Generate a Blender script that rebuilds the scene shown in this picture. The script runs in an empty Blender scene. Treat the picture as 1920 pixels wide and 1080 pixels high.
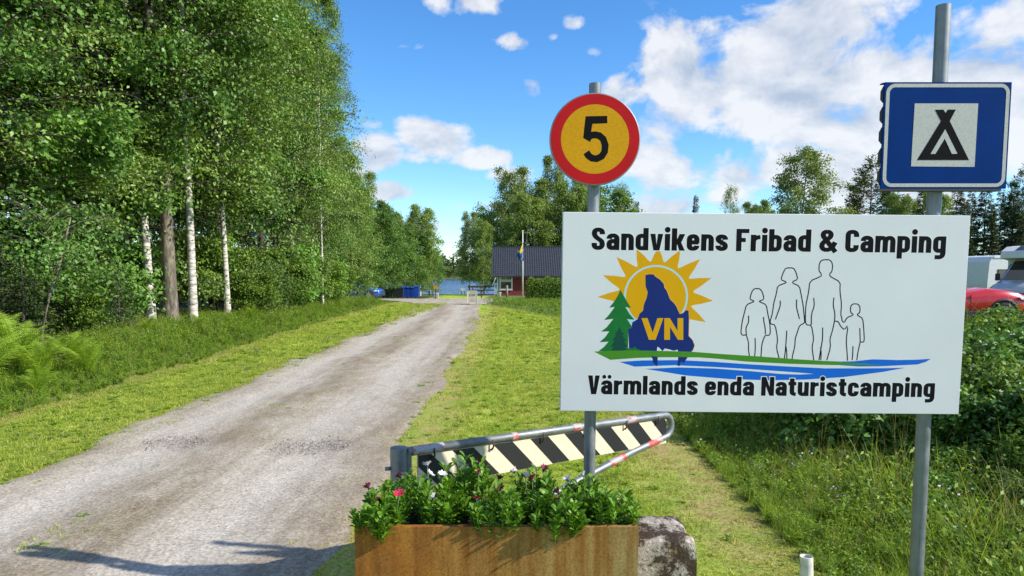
import bpy, math, random
import numpy as np
from mathutils import Vector, Matrix

scene = bpy.context.scene
R = math.radians
# ------------------------------------------------------------------ camera
FPX = 1360.0            # focal length in pixels of the 1920 px wide photograph
PITCH = R(4.8)
HORIZON = 510.0
PV = HORIZON + FPX * math.tan(PITCH)
CAM_Z = 1.65
cam_data = bpy.data.cameras.new('camera')
cam = bpy.data.objects.new('camera', cam_data)
scene.collection.objects.link(cam)
scene.camera = cam
cam.location = (0, 0, CAM_Z)
cam.rotation_euler = (math.pi / 2 - PITCH, 0, 0)
cam_data.sensor_width = 36.0
cam_data.lens = 36.0 * FPX / 1920.0
cam_data.shift_y = (PV - 540.0) / 1920.0
cam_data.clip_start = 0.05
cam_data.clip_end = 12000

# ------------------------------------------------------------------ world, sun, exposure
SUN_DIR = Vector((1.32, -0.362, 1.0)).normalized()
SUN_EL = math.asin(SUN_DIR.z)
SUN_AZ = math.atan2(SUN_DIR.x, SUN_DIR.y)
world = bpy.data.worlds.new('World')
scene.world = world
world.use_nodes = True

def build_world():
    nt = world.node_tree
    nt.nodes.clear()
    N, L = nt.nodes, nt.links
    out = N.new('ShaderNodeOutputWorld')
    sky = N.new('ShaderNodeTexSky')
    sky.sky_type = 'NISHITA'
    sky.sun_disc = False
    sky.sun_elevation = SUN_EL
    sky.sun_rotation = SUN_AZ
    sky.air_density = 1.0
    sky.dust_density = 0.0
    sky.altitude = 400
    sky.ozone_density = 2.5
    hs = N.new('ShaderNodeHueSaturation')
    hs.inputs['Saturation'].default_value = 1.25
    hs.inputs['Value'].default_value = 1.0
    L.new(sky.outputs[0], hs.inputs['Color'])
    bg = N.new('ShaderNodeBackground')
    bg.inputs['Strength'].default_value = 0.145
    tint = N.new('ShaderNodeMix'); tint.data_type = 'RGBA'; tint.blend_type = 'MULTIPLY'; tint.inputs[0].default_value = 1.0
    tint.inputs[7].default_value = (.84, 1.0, 1.14, 1)
    L.new(hs.outputs[0], tint.inputs[6]); L.new(tint.outputs[2], bg.inputs['Color'])
    tc = N.new('ShaderNodeTexCoord')
    sep = N.new('ShaderNodeSeparateXYZ')
    L.new(tc.outputs['Generated'], sep.inputs[0])

    def math_(op, a, b=None, clamp=False):
        n = N.new('ShaderNodeMath'); n.operation = op; n.use_clamp = clamp
        for i, s in enumerate((a, b)):
            if s is None: continue
            if isinstance(s, (int, float)): n.inputs[i].default_value = s
            else: L.new(s, n.inputs[i])
        return n.outputs[0]
    az = math_('ARCTAN2', sep.outputs['X'], sep.outputs['Y'])
    el = math_('ARCSINE', sep.outputs['Z'])
    comb = N.new('ShaderNodeCombineXYZ')
    L.new(az, comb.inputs[0]); L.new(el, comb.inputs[1])

    def fbm(scale, detail, rough, off=(0, 0, 0), dist=0.0, vec=None):
        mp = N.new('ShaderNodeMapping')
        mp.inputs['Location'].default_value = off
        mp.inputs['Scale'].default_value = (scale, scale * 1.35, scale)
        L.new(vec or comb.outputs[0], mp.inputs[0])
        n = N.new('ShaderNodeTexNoise')
        n.inputs['Scale'].default_value = 1.0
        n.inputs['Detail'].default_value = detail
        n.inputs['Roughness'].default_value = rough
        n.inputs['Distortion'].default_value = dist
        L.new(mp.outputs[0], n.inputs['Vector'])
        return n.outputs['Fac']
    # cumulus: (azimuth, elevation, half width, half height, weight), in radians
    clouds = [
        (1470, 190, 200, 110, .93), (1545, 95, 100, 70, .92), (1250, 150, 80, 60, .80), (1340, 225, 150, 75, .74),
        (1690, 235, 200, 90, .80), (1870, 165, 140, 75, .78), (1560, 320, 330, 80, .70), (1230, 320, 170, 75, .58),
        (1800, 335, 260, 100, .74), (1160, 185, 70, 40, .7), (1300, 395, 260, 40, .62),
        (812, 266, 58, 34, .95), (712, 294, 56, 34, .84), (905, 303, 56, 19, .76), (770, 300, 90, 20, .62),
        (738, 362, 48, 20, .75), (868, 390, 85, 18, .68), (845, 425, 75, 22, .64), (960, 332, 60, 24, .62),
        (898, 16, 46, 26, .78), (826, 20, 40, 22, .62), (1003, 170, 26, 20, .66), (1112, 112, 34, 18, .62),
        (1072, 62, 26, 16, .64), (965, 92, 36, 16, .56), (785, 106, 44, 12, .54), (1035, 84, 24, 11, .56),
        (700, 245, 30, 10, .56), (620, 330, 70, 40, .8)]
    acc = None
    for u, v, w, h, k in clouds:
        a, e = math.atan((u - 960) / FPX), math.atan((HORIZON - v) / FPX)
        sub = N.new('ShaderNodeVectorMath'); sub.operation = 'SUBTRACT'
        L.new(comb.outputs[0], sub.inputs[0]); sub.inputs[1].default_value = (a, e, 0)
        mul = N.new('ShaderNodeVectorMath'); mul.operation = 'MULTIPLY'
        L.new(sub.outputs[0], mul.inputs[0])
        mul.inputs[1].default_value = (FPX / (w * 1.35), FPX / (h * 1.35), 0)
        ln = N.new('ShaderNodeVectorMath'); ln.operation = 'DOT_PRODUCT'
        L.new(mul.outputs[0], ln.inputs[0]); L.new(mul.outputs[0], ln.inputs[1])
        g = math_('MULTIPLY', math_('EXPONENT', math_('MULTIPLY', ln.outputs['Value'], -1.0)), k)
        acc = g if acc is None else math_('MAXIMUM', acc, g)
    # the same sort of sky all round: scattered fair weather cumulus outside the picture
    wide = fbm(2.6, 3, .5, (7.3, 2.1, 0))
    away = math_('MULTIPLY', math_('SUBTRACT', math_('ABSOLUTE', az), 0.66), 6.0, True)
    high = math_('MULTIPLY', math_('SUBTRACT', el, 0.40), 6.0, True)
    outm = math_('MAXIMUM', away, high)
    wide_c = math_('MULTIPLY', math_('MULTIPLY', math_('SUBTRACT', wide, 0.40), 3.4, True), outm)
    acc = math_('MAXIMUM', acc, wide_c)
    n1 = fbm(9.0, 9, .58, (1.7, .4, 0), 0.25)
    n2 = fbm(9.0, 9, .58, (1.7 - .16, .4 - .22, 0), 0.25)      # the same field a little towards the sun
    n3 = fbm(4.0, 5, .55, (4.2, 8.8, 0))
    d = math_('ADD', acc, math_('MULTIPLY', math_('SUBTRACT', n1, 0.5), 1.75))
    dens = math_('MULTIPLY', math_('SUBTRACT', d, 0.41), 4.6, True)
    dens = math_('SMOOTH_MIN', dens, 1.0)
    dens = math_('MULTIPLY', dens, math_('MULTIPLY', math_('SUBTRACT', acc, 0.10), 5.0, True))
    # soft self shadowing of the cloud body, brighter towards the sunward side
    lit = math_('ADD', math_('MULTIPLY', math_('SUBTRACT', n1, n2), 2.2), 0.66)
    lit = math_('ADD', lit, math_('MULTIPLY', math_('SUBTRACT', n3, 0.5), 0.9), True)
    cr = N.new('ShaderNodeValToRGB')
    cr.color_ramp.elements[0].position = 0.25; cr.color_ramp.elements[0].color = (.50, .58, .70, 1)
    cr.color_ramp.elements[1].position = 0.9; cr.color_ramp.elements[1].color = (.96, .96, .97, 1)
    L.new(lit, cr.inputs[0])
    cbg = N.new('ShaderNodeBackground'); cbg.inputs['Strength'].default_value = 0.76
    L.new(cr.outputs[0], cbg.inputs['Color'])
    mix = N.new('ShaderNodeMixShader')
    above = math_('MULTIPLY', math_('ADD', el, 0.01), 40.0, True)
    L.new(math_('MULTIPLY', math_('MULTIPLY', dens, above), 0.97), mix.inputs[0])
    L.new(bg.outputs[0], mix.inputs[1]); L.new(cbg.outputs[0], mix.inputs[2])
    L.new(mix.outputs[0], out.inputs['Surface'])
build_world()

sun_data = bpy.data.lights.new('sun', 'SUN')
sun_data.energy = 5.0
sun_data.angle = R(0.53)
sun_data.color = (1.0, 0.93, 0.82)
sun = bpy.data.objects.new('sun', sun_data)
scene.collection.objects.link(sun)
sun.rotation_euler = SUN_DIR.to_track_quat('Z', 'Y').to_euler()
sun.location = SUN_DIR * 60

scene.view_settings.view_transform = 'Standard'
scene.view_settings.look = 'None'
scene.view_settings.exposure = 0.40
scene.view_settings.gamma = 1.0
scene.view_settings.use_curve_mapping = False
try:
    scene.cycles.max_bounces = 5
    scene.cycles.transparent_max_bounces = 8
    scene.cycles.diffuse_bounces = 2
    scene.cycles.transmission_bounces = 2
    scene.cycles.caustics_reflective = False
    scene.cycles.caustics_refractive = False
except Exception:
    pass

# ------------------------------------------------------------------ helpers
COL = scene.collection
rng = np.random.default_rng(11)
random.seed(5)

def ray(u, v):
    x, y = (u - 960.0) / FPX, -(v - PV) / FPX
    f = Vector((0, math.cos(PITCH), -math.sin(PITCH)))
    up = Vector((0, math.sin(PITCH), math.cos(PITCH)))
    return Vector((1, 0, 0)) * x + f + up * y

def at(u, v, Y):
    """point seen at photograph pixel (u, v) on the vertical plane y = Y"""
    d = ray(u, v)
    return Vector((0, 0, CAM_Z)) + d * (Y / d.y)

def tag(o, label=None, cat=None, group=None, kind=None):
    if label: o['label'] = label
    if cat: o['category'] = cat
    if group: o['group'] = group
    if kind: o['kind'] = kind
    return o

def thing(name, loc, label, cat, group=None, rotz=0.0):
    o = bpy.data.objects.new(name, None)
    COL.objects.link(o)
    o.location = loc
    o.rotation_euler = (0, 0, rotz)
    o.empty_display_size = 0.2
    return tag(o, label, cat, group)

def link(name, me, parent=None, loc=None, rot=None):
    o = bpy.data.objects.new(name, me)
    COL.objects.link(o)
    if parent is not None: o.parent = parent
    if loc is not None: o.location = loc
    if rot is not None: o.rotation_euler = rot
    return o

def copy_tree(o, parent=None):
    c = o.copy()
    COL.objects.link(c)
    c.parent = parent
    for ch in o.children:
        copy_tree(ch, c)
    return c

def mesh_np(name, V, faces, mats=(), midx=None, smooth=False, attrs=None):
    """faces: list of (m,k) index arrays"""
    me = bpy.data.meshes.new(name)
    V = np.asarray(V, dtype=np.float32).reshape(-1, 3)
    faces = [np.asarray(f, dtype=np.int32) for f in faces if len(f)]
    nl = sum(f.size for f in faces); npol = sum(len(f) for f in faces)
    me.vertices.add(len(V)); me.vertices.foreach_set('co', V.ravel())
    me.loops.add(nl); me.polygons.add(npol)
    me.loops.foreach_set('vertex_index', np.concatenate([f.ravel() for f in faces]))
    tot = np.concatenate([np.full(len(f), f.shape[1], dtype=np.int32) for f in faces])
    st = np.zeros(npol, dtype=np.int32); st[1:] = np.cumsum(tot)[:-1]
    me.polygons.foreach_set('loop_start', st)
    for m in mats: me.materials.append(m)
    if midx is not None: me.polygons.foreach_set('material_index', np.asarray(midx, dtype=np.int32))
    if smooth: me.polygons.foreach_set('use_smooth', np.ones(npol, dtype=bool))
    me.update(calc_edges=True)
    for k, a in (attrs or {}).items():
        at_ = me.attributes.new(k, 'FLOAT', 'POINT')
        at_.data.foreach_set('value', np.asarray(a, dtype=np.float32))
    return me

class MB:
    """collects shapes and links them as ONE mesh object"""
    def __init__(self):
        self.v, self.f, self.m, self.s = [], [], [], []
        self.cur = 0; self.smooth = False
    def add(self, vs, fs, smooth=None):
        o = len(self.v)
        self.v.extend([tuple(p) for p in vs])
        for f in fs:
            self.f.append([i + o for i in f]); self.m.append(self.cur)
            self.s.append(self.smooth if smooth is None else smooth)
        return self
    def box(self, x0, x1, y0, y1, z0, z1, b=0.0):
        if b <= 0:
            vs = [(x0,y0,z0),(x1,y0,z0),(x1,y1,z0),(x0,y1,z0),(x0,y0,z1),(x1,y0,z1),(x1,y1,z1),(x0,y1,z1)]
            return self.add(vs, [(0,3,2,1),(4,5,6,7),(0,1,5,4),(1,2,6,5),(2,3,7,6),(3,0,4,7)])
        # chamfered box
        P = {}
        vs = []
        for sx in (0, 1):
            for sy in (0, 1):
                for sz in (0, 1):
                    X, Y, Z = (x0, x1)[sx], (y0, y1)[sy], (z0, z1)[sz]
                    dx, dy, dz = (b, -b)[sx], (b, -b)[sy], (b, -b)[sz]
                    for ax, p in enumerate(((X, Y+dy, Z+dz), (X+dx, Y, Z+dz), (X+dx, Y+dy, Z))):
                        P[(sx, sy, sz, ax)] = len(vs); vs.append(p)
        g = lambda a, b_, c, ax: P[(a, b_, c, ax)]
        fs = [(g(0,0,0,0),g(0,0,1,0),g(0,1,1,0),g(0,1,0,0)), (g(1,0,0,0),g(1,1,0,0),g(1,1,1,0),g(1,0,1,0)),
              (g(0,0,0,1),g(1,0,0,1),g(1,0,1,1),g(0,0,1,1)), (g(0,1,0,1),g(0,1,1,1),g(1,1,1,1),g(1,1,0,1)),
              (g(0,0,0,2),g(0,1,0,2),g(1,1,0,2),g(1,0,0,2)), (g(0,0,1,2),g(1,0,1,2),g(1,1,1,2),g(0,1,1,2))]
        for a in (0, 1):
            for c in (0, 1):
                fs.append((g(0,a,c,1),g(0,a,c,2),g(1,a,c,2),g(1,a,c,1)))
                fs.append((g(a,0,c,0),g(a,0,c,2),g(a,1,c,2),g(a,1,c,0)))
                fs.append((g(a,c,0,0),g(a,c,0,1),g(a,c,1,1),g(a,c,1,0)))
        for a in (0, 1):
            for b_ in (0, 1):
                for c in (0, 1): fs.append((g(a,b_,c,0), g(a,b_,c,1), g(a,b_,c,2)))
        return self.add(vs, fs)
    def prism(self, poly, y0, y1):
        """poly in (x, z), extruded along y from y0 (front) to y1 (back)"""
        n = len(poly)
        a = sum(poly[i][0]*poly[(i+1) % n][1] - poly[(i+1) % n][0]*poly[i][1] for i in range(n))
        if a < 0: poly = poly[::-1]
        vs = [(p[0], y0, p[1]) for p in poly] + [(p[0], y1, p[1]) for p in poly]
        fs = [tuple(range(n)), tuple(range(2*n-1, n-1, -1))]
        fs += [(i, i+n, (i+1) % n + n, (i+1) % n) for i in range(n)]
        return self.add(vs, fs)
    def stroke(self, pts, hx, hz, y0, y1, closed=False):
        """a flat line of half width hx / hz (elliptic pen) in the x,z plane, from y0 (front) to y1"""
        n = len(pts); vs = []
        for i in range(n):
            p = pts[i]
            a = pts[i-1] if (i > 0 or closed) else p
            b = pts[(i+1) % n] if (i < n-1 or closed) else p
            tx, tz = b[0]-a[0], b[1]-a[1]
            l = math.hypot(tx, tz) or 1.0
            nx, nz = -tz/l, tx/l
            for yy in (y0, y1):
                vs.append((p[0]+nx*hx, yy, p[1]+nz*hz)); vs.append((p[0]-nx*hx, yy, p[1]-nz*hz))
        fs = []
        for i in range(n if closed else n-1):
            a, b = 4*i, 4*((i+1) % n)
            fs += [(a, a+1, b+1, b), (a+2, b+2, b+3, a+3), (a, b, b+2, a+2), (a+1, a+3, b+3, b+1)]
        if not closed:
            fs += [(0, 2, 3, 1), (4*n-4, 4*n-3, 4*n-1, 4*n-2)]
        return self.add(vs, fs)
    def tube(self, pts, rad, n=8, cap=True, smooth=True):
        pts = [Vector(p) for p in pts]
        if not hasattr(rad, '__len__'): rad = [rad]*len(pts)
        ref = Vector((0.13, 0.31, 0.94))
        vs = []
        for i, p in enumerate(pts):
            t = (pts[min(i+1, len(pts)-1)] - pts[max(i-1, 0)]).normalized()
            r_ = ref if abs(t.dot(ref)) < .95 else Vector((1, 0, 0))
            a = t.cross(r_).normalized(); b = t.cross(a)
            for k in range(n):
                c = 2*math.pi*k/n
                vs.append(p + (a*math.cos(c) + b*math.sin(c))*rad[i])
        fs = []
        for i in range(len(pts)-1):
            for k in range(n):
                fs.append((i*n+k, (i+1)*n+k, (i+1)*n+(k+1) % n, i*n+(k+1) % n))
        self.add(vs, fs, smooth)
        if cap:
            o = len(self.v) - len(vs)
            self.f.append([o+k for k in range(n)]); self.m.append(self.cur); self.s.append(False)
            self.f.append([o+(len(pts)-1)*n+k for k in range(n-1, -1, -1)]); self.m.append(self.cur); self.s.append(False)
        return self
    def lathe(self, prof, n=24, c=(0, 0, 0), axis='z', smooth=True):
        """prof: list of (radius, height)"""
        vs = []
        for r_, h in prof:
            for k in range(n):
                a = 2*math.pi*k/n
                x, y = r_*math.cos(a), r_*math.sin(a)
                p = (x, y, h) if axis == 'z' else ((x, h, y) if axis == 'y' else (h, x, y))
                vs.append((p[0]+c[0], p[1]+c[1], p[2]+c[2]))
        fs = []
        for i in range(len(prof)-1):
            for k in range(n):
                fs.append((i*n+k, i*n+(k+1) % n, (i+1)*n+(k+1) % n, (i+1)*n+k))
        return self.add(vs, fs, smooth)
    def grid(self, P, smooth=True, flip=False):
        """P: rows of equal length lists of points"""
        n = len(P[0]); vs = [p for r_ in P for p in r_]; fs = []
        for i in range(len(P)-1):
            for k in range(n-1):
                q = (i*n+k, i*n+k+1, (i+1)*n+k+1, (i+1)*n+k)
                fs.append(q[::-1] if flip else q)
        return self.add(vs, fs, smooth)
    def mesh(self, name, mats):
        me = bpy.data.meshes.new(name)
        me.from_pydata([tuple(p) for p in self.v], [], self.f)
        for m in (mats if isinstance(mats, (list, tuple)) else [mats]): me.materials.append(m)
        me.polygons.foreach_set('material_index', self.m)
        me.polygons.foreach_set('use_smooth', self.s)
        me.update()
        return me
    def build(self, name, mats, parent=None, loc=None, rot=None):
        return link(name, self.mesh(name, mats), parent, loc, rot)

# ------------------------------------------------------------------ materials
def new_mat(name):
    m = bpy.data.materials.new(name); m.use_nodes = True
    nt = m.node_tree
    b = nt.nodes['Principled BSDF']
    return m, nt, b

def nnode(nt, typ, **kw):
    n = nt.nodes.new(typ)
    for k, v in kw.items():
        if k in n.inputs: n.inputs[k].default_value = v
        else: setattr(n, k, v)
    return n

def ramp(nt, fac, stops):
    r_ = nt.nodes.new('ShaderNodeValToRGB')
    e = r_.color_ramp.elements
    while len(e) < len(stops): e.new(0.5)
    for i, (p, c) in enumerate(stops):
        e[i].position = p; e[i].color = (*c, 1)
    nt.links.new(fac, r_.inputs[0])
    return r_.outputs[0]

def noise(nt, scale, detail=4, rough=.55, coord='Object', stretch=(1, 1, 1), vec=None, dist=0.0):
    if vec is None:
        tc = nt.nodes.new('ShaderNodeTexCoord'); vec = tc.outputs[coord]
    mp = nt.nodes.new('ShaderNodeMapping'); mp.inputs['Scale'].default_value = stretch
    nt.links.new(vec, mp.inputs[0])
    n = nt.nodes.new('ShaderNodeTexNoise')
    n.inputs['Scale'].default_value = scale; n.inputs['Detail'].default_value = detail
    n.inputs['Roughness'].default_value = rough; n.inputs['Distortion'].default_value = dist
    nt.links.new(mp.outputs[0], n.inputs['Vector'])
    return n.outputs['Fac']

def mixc(nt, fac, a, b, mode='MIX'):
    m = nt.nodes.new('ShaderNodeMix'); m.data_type = 'RGBA'; m.blend_type = mode
    for s, x in ((m.inputs[0], fac), (m.inputs[6], a), (m.inputs[7], b)):
        if isinstance(x, (int, float)): s.default_value = x
        elif isinstance(x, tuple): s.default_value = (*x, 1)
        else: nt.links.new(x, s)
    return m.outputs[2]

def mth(nt, op, a, b=None, clamp=False):
    n = nt.nodes.new('ShaderNodeMath'); n.operation = op; n.use_clamp = clamp
    for i, s in enumerate((a, b)):
        if s is None: continue
        if isinstance(s, (int, float)): n.inputs[i].default_value = s
        else: nt.links.new(s, n.inputs[i])
    return n.outputs[0]

def bump(nt, b, h, strength=.3, dist=.01):
    n = nt.nodes.new('ShaderNodeBump')
    n.inputs['Strength'].default_value = strength; n.inputs['Distance'].default_value = dist
    nt.links.new(h, n.inputs['Height']); nt.links.new(n.outputs[0], b.inputs['Normal'])

def paint(name, col, rough=.5, var=.12, scale=6, metal=0.0, spec=.5, bmp=0.0, bscale=40, coat=0.0):
    """a paint or plain material with slight mottling"""
    m, nt, b = new_mat(name)
    f = noise(nt, scale, 5, .6)
    lo = tuple(c*(1-var) for c in col); hi = tuple(min(1, c*(1+var)) for c in col)
    nt.links.new(ramp(nt, f, [(.3, lo), (.7, hi)]), b.inputs['Base Color'])
    b.inputs['Roughness'].default_value = rough; b.inputs['Metallic'].default_value = metal
    b.inputs['Specular IOR Level'].default_value = spec
    if coat: b.inputs['Coat Weight'].default_value = coat; b.inputs['Coat Roughness'].default_value = .05
    if bmp: bump(nt, b, noise(nt, bscale, 4), bmp, .005)
    return m

def leaf_mat(name, dark, light, trans=.35, rough=.45, tint=(1.2, 1.1, .5)):
    m, nt, b = new_mat(name)
    a = nnode(nt, 'ShaderNodeAttribute', attribute_name='var')
    oi = nt.nodes.new('ShaderNodeObjectInfo')
    f = mth(nt, 'ADD', a.outputs['Fac'], mth(nt, 'MULTIPLY', mth(nt, 'SUBTRACT', oi.outputs['Random'], .5), .35), True)
    c = ramp(nt, f, [(0, dark), (1, light)])
    nt.links.new(c, b.inputs['Base Color'])
    b.inputs['Roughness'].default_value = rough
    b.inputs['Specular IOR Level'].default_value = .4
    t = nt.nodes.new('ShaderNodeBsdfTranslucent')
    nt.links.new(mixc(nt, 1.0, c, tint, 'MULTIPLY'), t.inputs['Color'])
    mx = nt.nodes.new('ShaderNodeMixShader'); mx.inputs[0].default_value = trans
    nt.links.new(b.outputs[0], mx.inputs[1]); nt.links.new(t.outputs[0], mx.inputs[2])
    nt.links.new(mx.outputs[0], nt.nodes['Material Output'].inputs['Surface'])
    return m

M = {}
M['leaf_birch'] = leaf_mat('birch_leaf', (.024, .070, .008), (.300, .470, .075), .28, .50)
M['leaf_alder'] = leaf_mat('broad_leaf', (.018, .064, .008), (.240, .460, .075), .25, .48)
M['leaf_willow'] = leaf_mat('willow_leaf', (.030, .082, .012), (.330, .480, .105), .27, .52)
M['leaf_shrub'] = leaf_mat('shrub_leaf', (.024, .070, .006), (.270, .430, .045), .30, .55)
M['leaf_hedge'] = leaf_mat('hedge_leaf', (.030, .085, .008), (.270, .430, .045), .3, .5)
M['needle'] = leaf_mat('spruce_needle', (.010, .028, .007), (.075, .125, .030), .18, .6)
M['needle_pine'] = leaf_mat('pine_needle', (.030, .060, .020), (.150, .205, .070), .2, .6)
M['grass'] = leaf_mat('grass_blade', (.130, .220, .014), (.570, .640, .115), .45, .6)
M['grass_tall'] = leaf_mat('tall_grass_blade', (.085, .200, .014), (.460, .620, .075), .45, .55)
M['fern'] = leaf_mat('fern_frond', (.150, .300, .016), (.420, .580, .060), .45, .55)
M['flower_leaf'] = leaf_mat('flower_plant_leaf', (.035, .120, .010), (.230, .450, .035), .35, .4)

def bark_birch():
    m, nt, b = new_mat('birch_bark')
    f = noise(nt, 3.0, 6, .65, stretch=(1, 1, 5.0))
    f2 = noise(nt, 9.0, 3, .6, stretch=(.5, .5, 6.0))
    c = ramp(nt, f, [(.30, (.03, .027, .024)), (.44, (.42, .38, .33)), (.60, (.74, .70, .63)), (.9, (.80, .77, .71))])
    c = mixc(nt, ramp(nt, f2, [(.34, (1, 1, 1)), (.42, (0, 0, 0))]), c, (.035, .03, .028))
    nt.links.new(c, b.inputs['Base Color']); b.inputs['Roughness'].default_value = .7
    bump(nt, b, f, .4, .01)
    return m
def bark_brown(name, a, c_, d):
    m, nt, b = new_mat(name)
    f = noise(nt, 9.0, 7, .65, stretch=(1, 1, .35))
    nt.links.new(ramp(nt, f, [(.3, a), (.5, c_), (.75, d)]), b.inputs['Base Color'])
    b.inputs['Roughness'].default_value = .85
    bump(nt, b, f, .9, .03)
    return m
M['bark_birch'] = bark_birch()
M['bark_aspen'] = bark_brown('aspen_bark', (.035, .03, .025), (.16, .13, .10), (.36, .31, .24))
M['bark_dark'] = bark_brown('dark_bark', (.02, .017, .014), (.07, .058, .047), (.16, .13, .10))
M['bark_pine'] = bark_brown('pine_bark', (.05, .025, .015), (.20, .10, .05), (.36, .20, .11))

def galv():
    m, nt, b = new_mat('galvanised_steel')
    v = nt.nodes.new('ShaderNodeTexVoronoi'); v.inputs['Scale'].default_value = 45
    f = noise(nt, 14, 5, .6)
    c = mixc(nt, .5, ramp(nt, v.outputs['Color'], [(.2, (.17, .185, .195)), (.8, (.28, .30, .31))]),
             ramp(nt, f, [(.3, (.13, .145, .155)), (.7, (.32, .34, .35))]))
    nt.links.new(c, b.inputs['Base Color'])
    b.inputs['Metallic'].default_value = .55
    nt.links.new(ramp(nt, f, [(.3, (.42,)*3), (.7, (.62,)*3)]), b.inputs['Roughness'])
    return m
M['galv'] = galv()

# ------------------------------------------------------------------ ground
def sstep(a, b, x):
    t = np.clip((np.asarray(x, float) - a) / (b - a), 0, 1)
    return t*t*(3 - 2*t)
ROAD_L, ROAD_R = -4.05, -1.2
def verge_x(Y): return -5.75 - .040*(np.asarray(Y, float) - 10)          # mown edge on the forest side
def bank_x(Y): return np.interp(Y, [0, 4, 8, 15, 25, 34, 42, 60], [1.6, 1.75, 1.8, 2.2, 1.7, 0.0, -1.6, -2.5])
def terr(X, Y):
    X = np.asarray(X, float); Y = np.asarray(Y, float)
    z = np.interp(Y, [-200, 25, 40, 60, 80, 108, 145, 200, 420, 450, 520, 700, 9000],
                  [0, 0, -.2, -.6, -1.0, -1.65, -2.75, -5, -5, -2.4, 1.5, 10, 60])
    zr = np.interp(Y, [-200, 25, 80, 300, 9000], [0, 0, -1.0, -.8, 60])
    side = np.maximum(sstep(9, 26, X), sstep(-38, -60, X))
    side = np.maximum(side, 0)
    z = z*(1 - side) + zr*side
    z = z - .22*np.exp(-((X - 3.0)/.9)**2)*sstep(12, 8, Y)*sstep(0, 4, Y)
    z = z + .25*sstep(3.8, 6.5, X)*sstep(20, 12, Y)
    off = np.maximum(sstep(ROAD_L - .3, ROAD_L - 1.5, X), sstep(ROAD_R + .5, ROAD_R + 1.6, X))
    z = z + off*(.018*np.sin(X*1.9 + Y*.7) + .015*np.sin(X*.8 - Y*1.7 + 1))*sstep(60, 30, Y)
    z = z + .22*sstep(-6.2, -8.5, X)*sstep(60, 40, Y)
    z = z + .08*sstep(0, 3, X - bank_x(Y))*sstep(22, 30, Y)*sstep(58, 48, Y)
    return z
def tz(x, y): return float(terr(x, y))

def axis(segs):
    out = []
    for a, b, s in segs: out += list(np.arange(a, b, s))
    return np.array(out + [segs[-1][1]])
gx = axis([(-6000, -1000, 700), (-1000, -200, 100), (-200, -40, 10), (-40, -14, 2), (-14, -4.7, .45), (-4.7, -3.6, .11), (-3.6, -1.8, .45), (-1.8, -.6, .12), (-.6, 9, .25),
           (9, 30, 1.5), (30, 100, 8), (100, 1000, 100), (1000, 6000, 700)])
gy = axis([(-60, 0, 10), (0, 14, .3), (14, 40, .8), (40, 160, 3), (160, 600, 20), (600, 9000, 600)])
GX, GY = np.meshgrid(gx, gy)
GZ = terr(GX, GY)
GZ = GZ - .10*sstep(ROAD_L - .02, ROAD_L + .22, GX)*sstep(ROAD_R + .10, ROAD_R - .14, GX)*sstep(30, 24, GY)   # bed of the road
nx_, ny_ = len(gx), len(gy)
idx = np.arange(nx_*ny_).reshape(ny_, nx_)
quads = np.stack([idx[:-1, :-1], idx[:-1, 1:], idx[1:, 1:], idx[1:, :-1]], -1).reshape(-1, 4)
lawn_w = (sstep(-.25, .25, GX - verge_x(GY))*sstep(.25, -.25, GX - bank_x(GY))).ravel()
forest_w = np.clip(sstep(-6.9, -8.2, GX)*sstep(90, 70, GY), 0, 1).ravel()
dry_w = (np.exp(-((GX - (1.50 - .02*(GY-5)))/.42)**2)*sstep(10.5, 7.5, GY)*sstep(3.2, 4.6, GY)*.95
         + np.exp(-((GX - .55)/.5)**2)*sstep(7, 9, GY)*sstep(24, 14, GY)*.35
         + np.exp(-((GX - verge_x(GY) - .1)/.16)**2)*.8*sstep(6, 10, GY)
         + np.exp(-((GX - ROAD_R - .35)/.30)**2)*.7 + np.exp(-((GX - ROAD_L + .18)/.16)**2)*.35).ravel()

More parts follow.
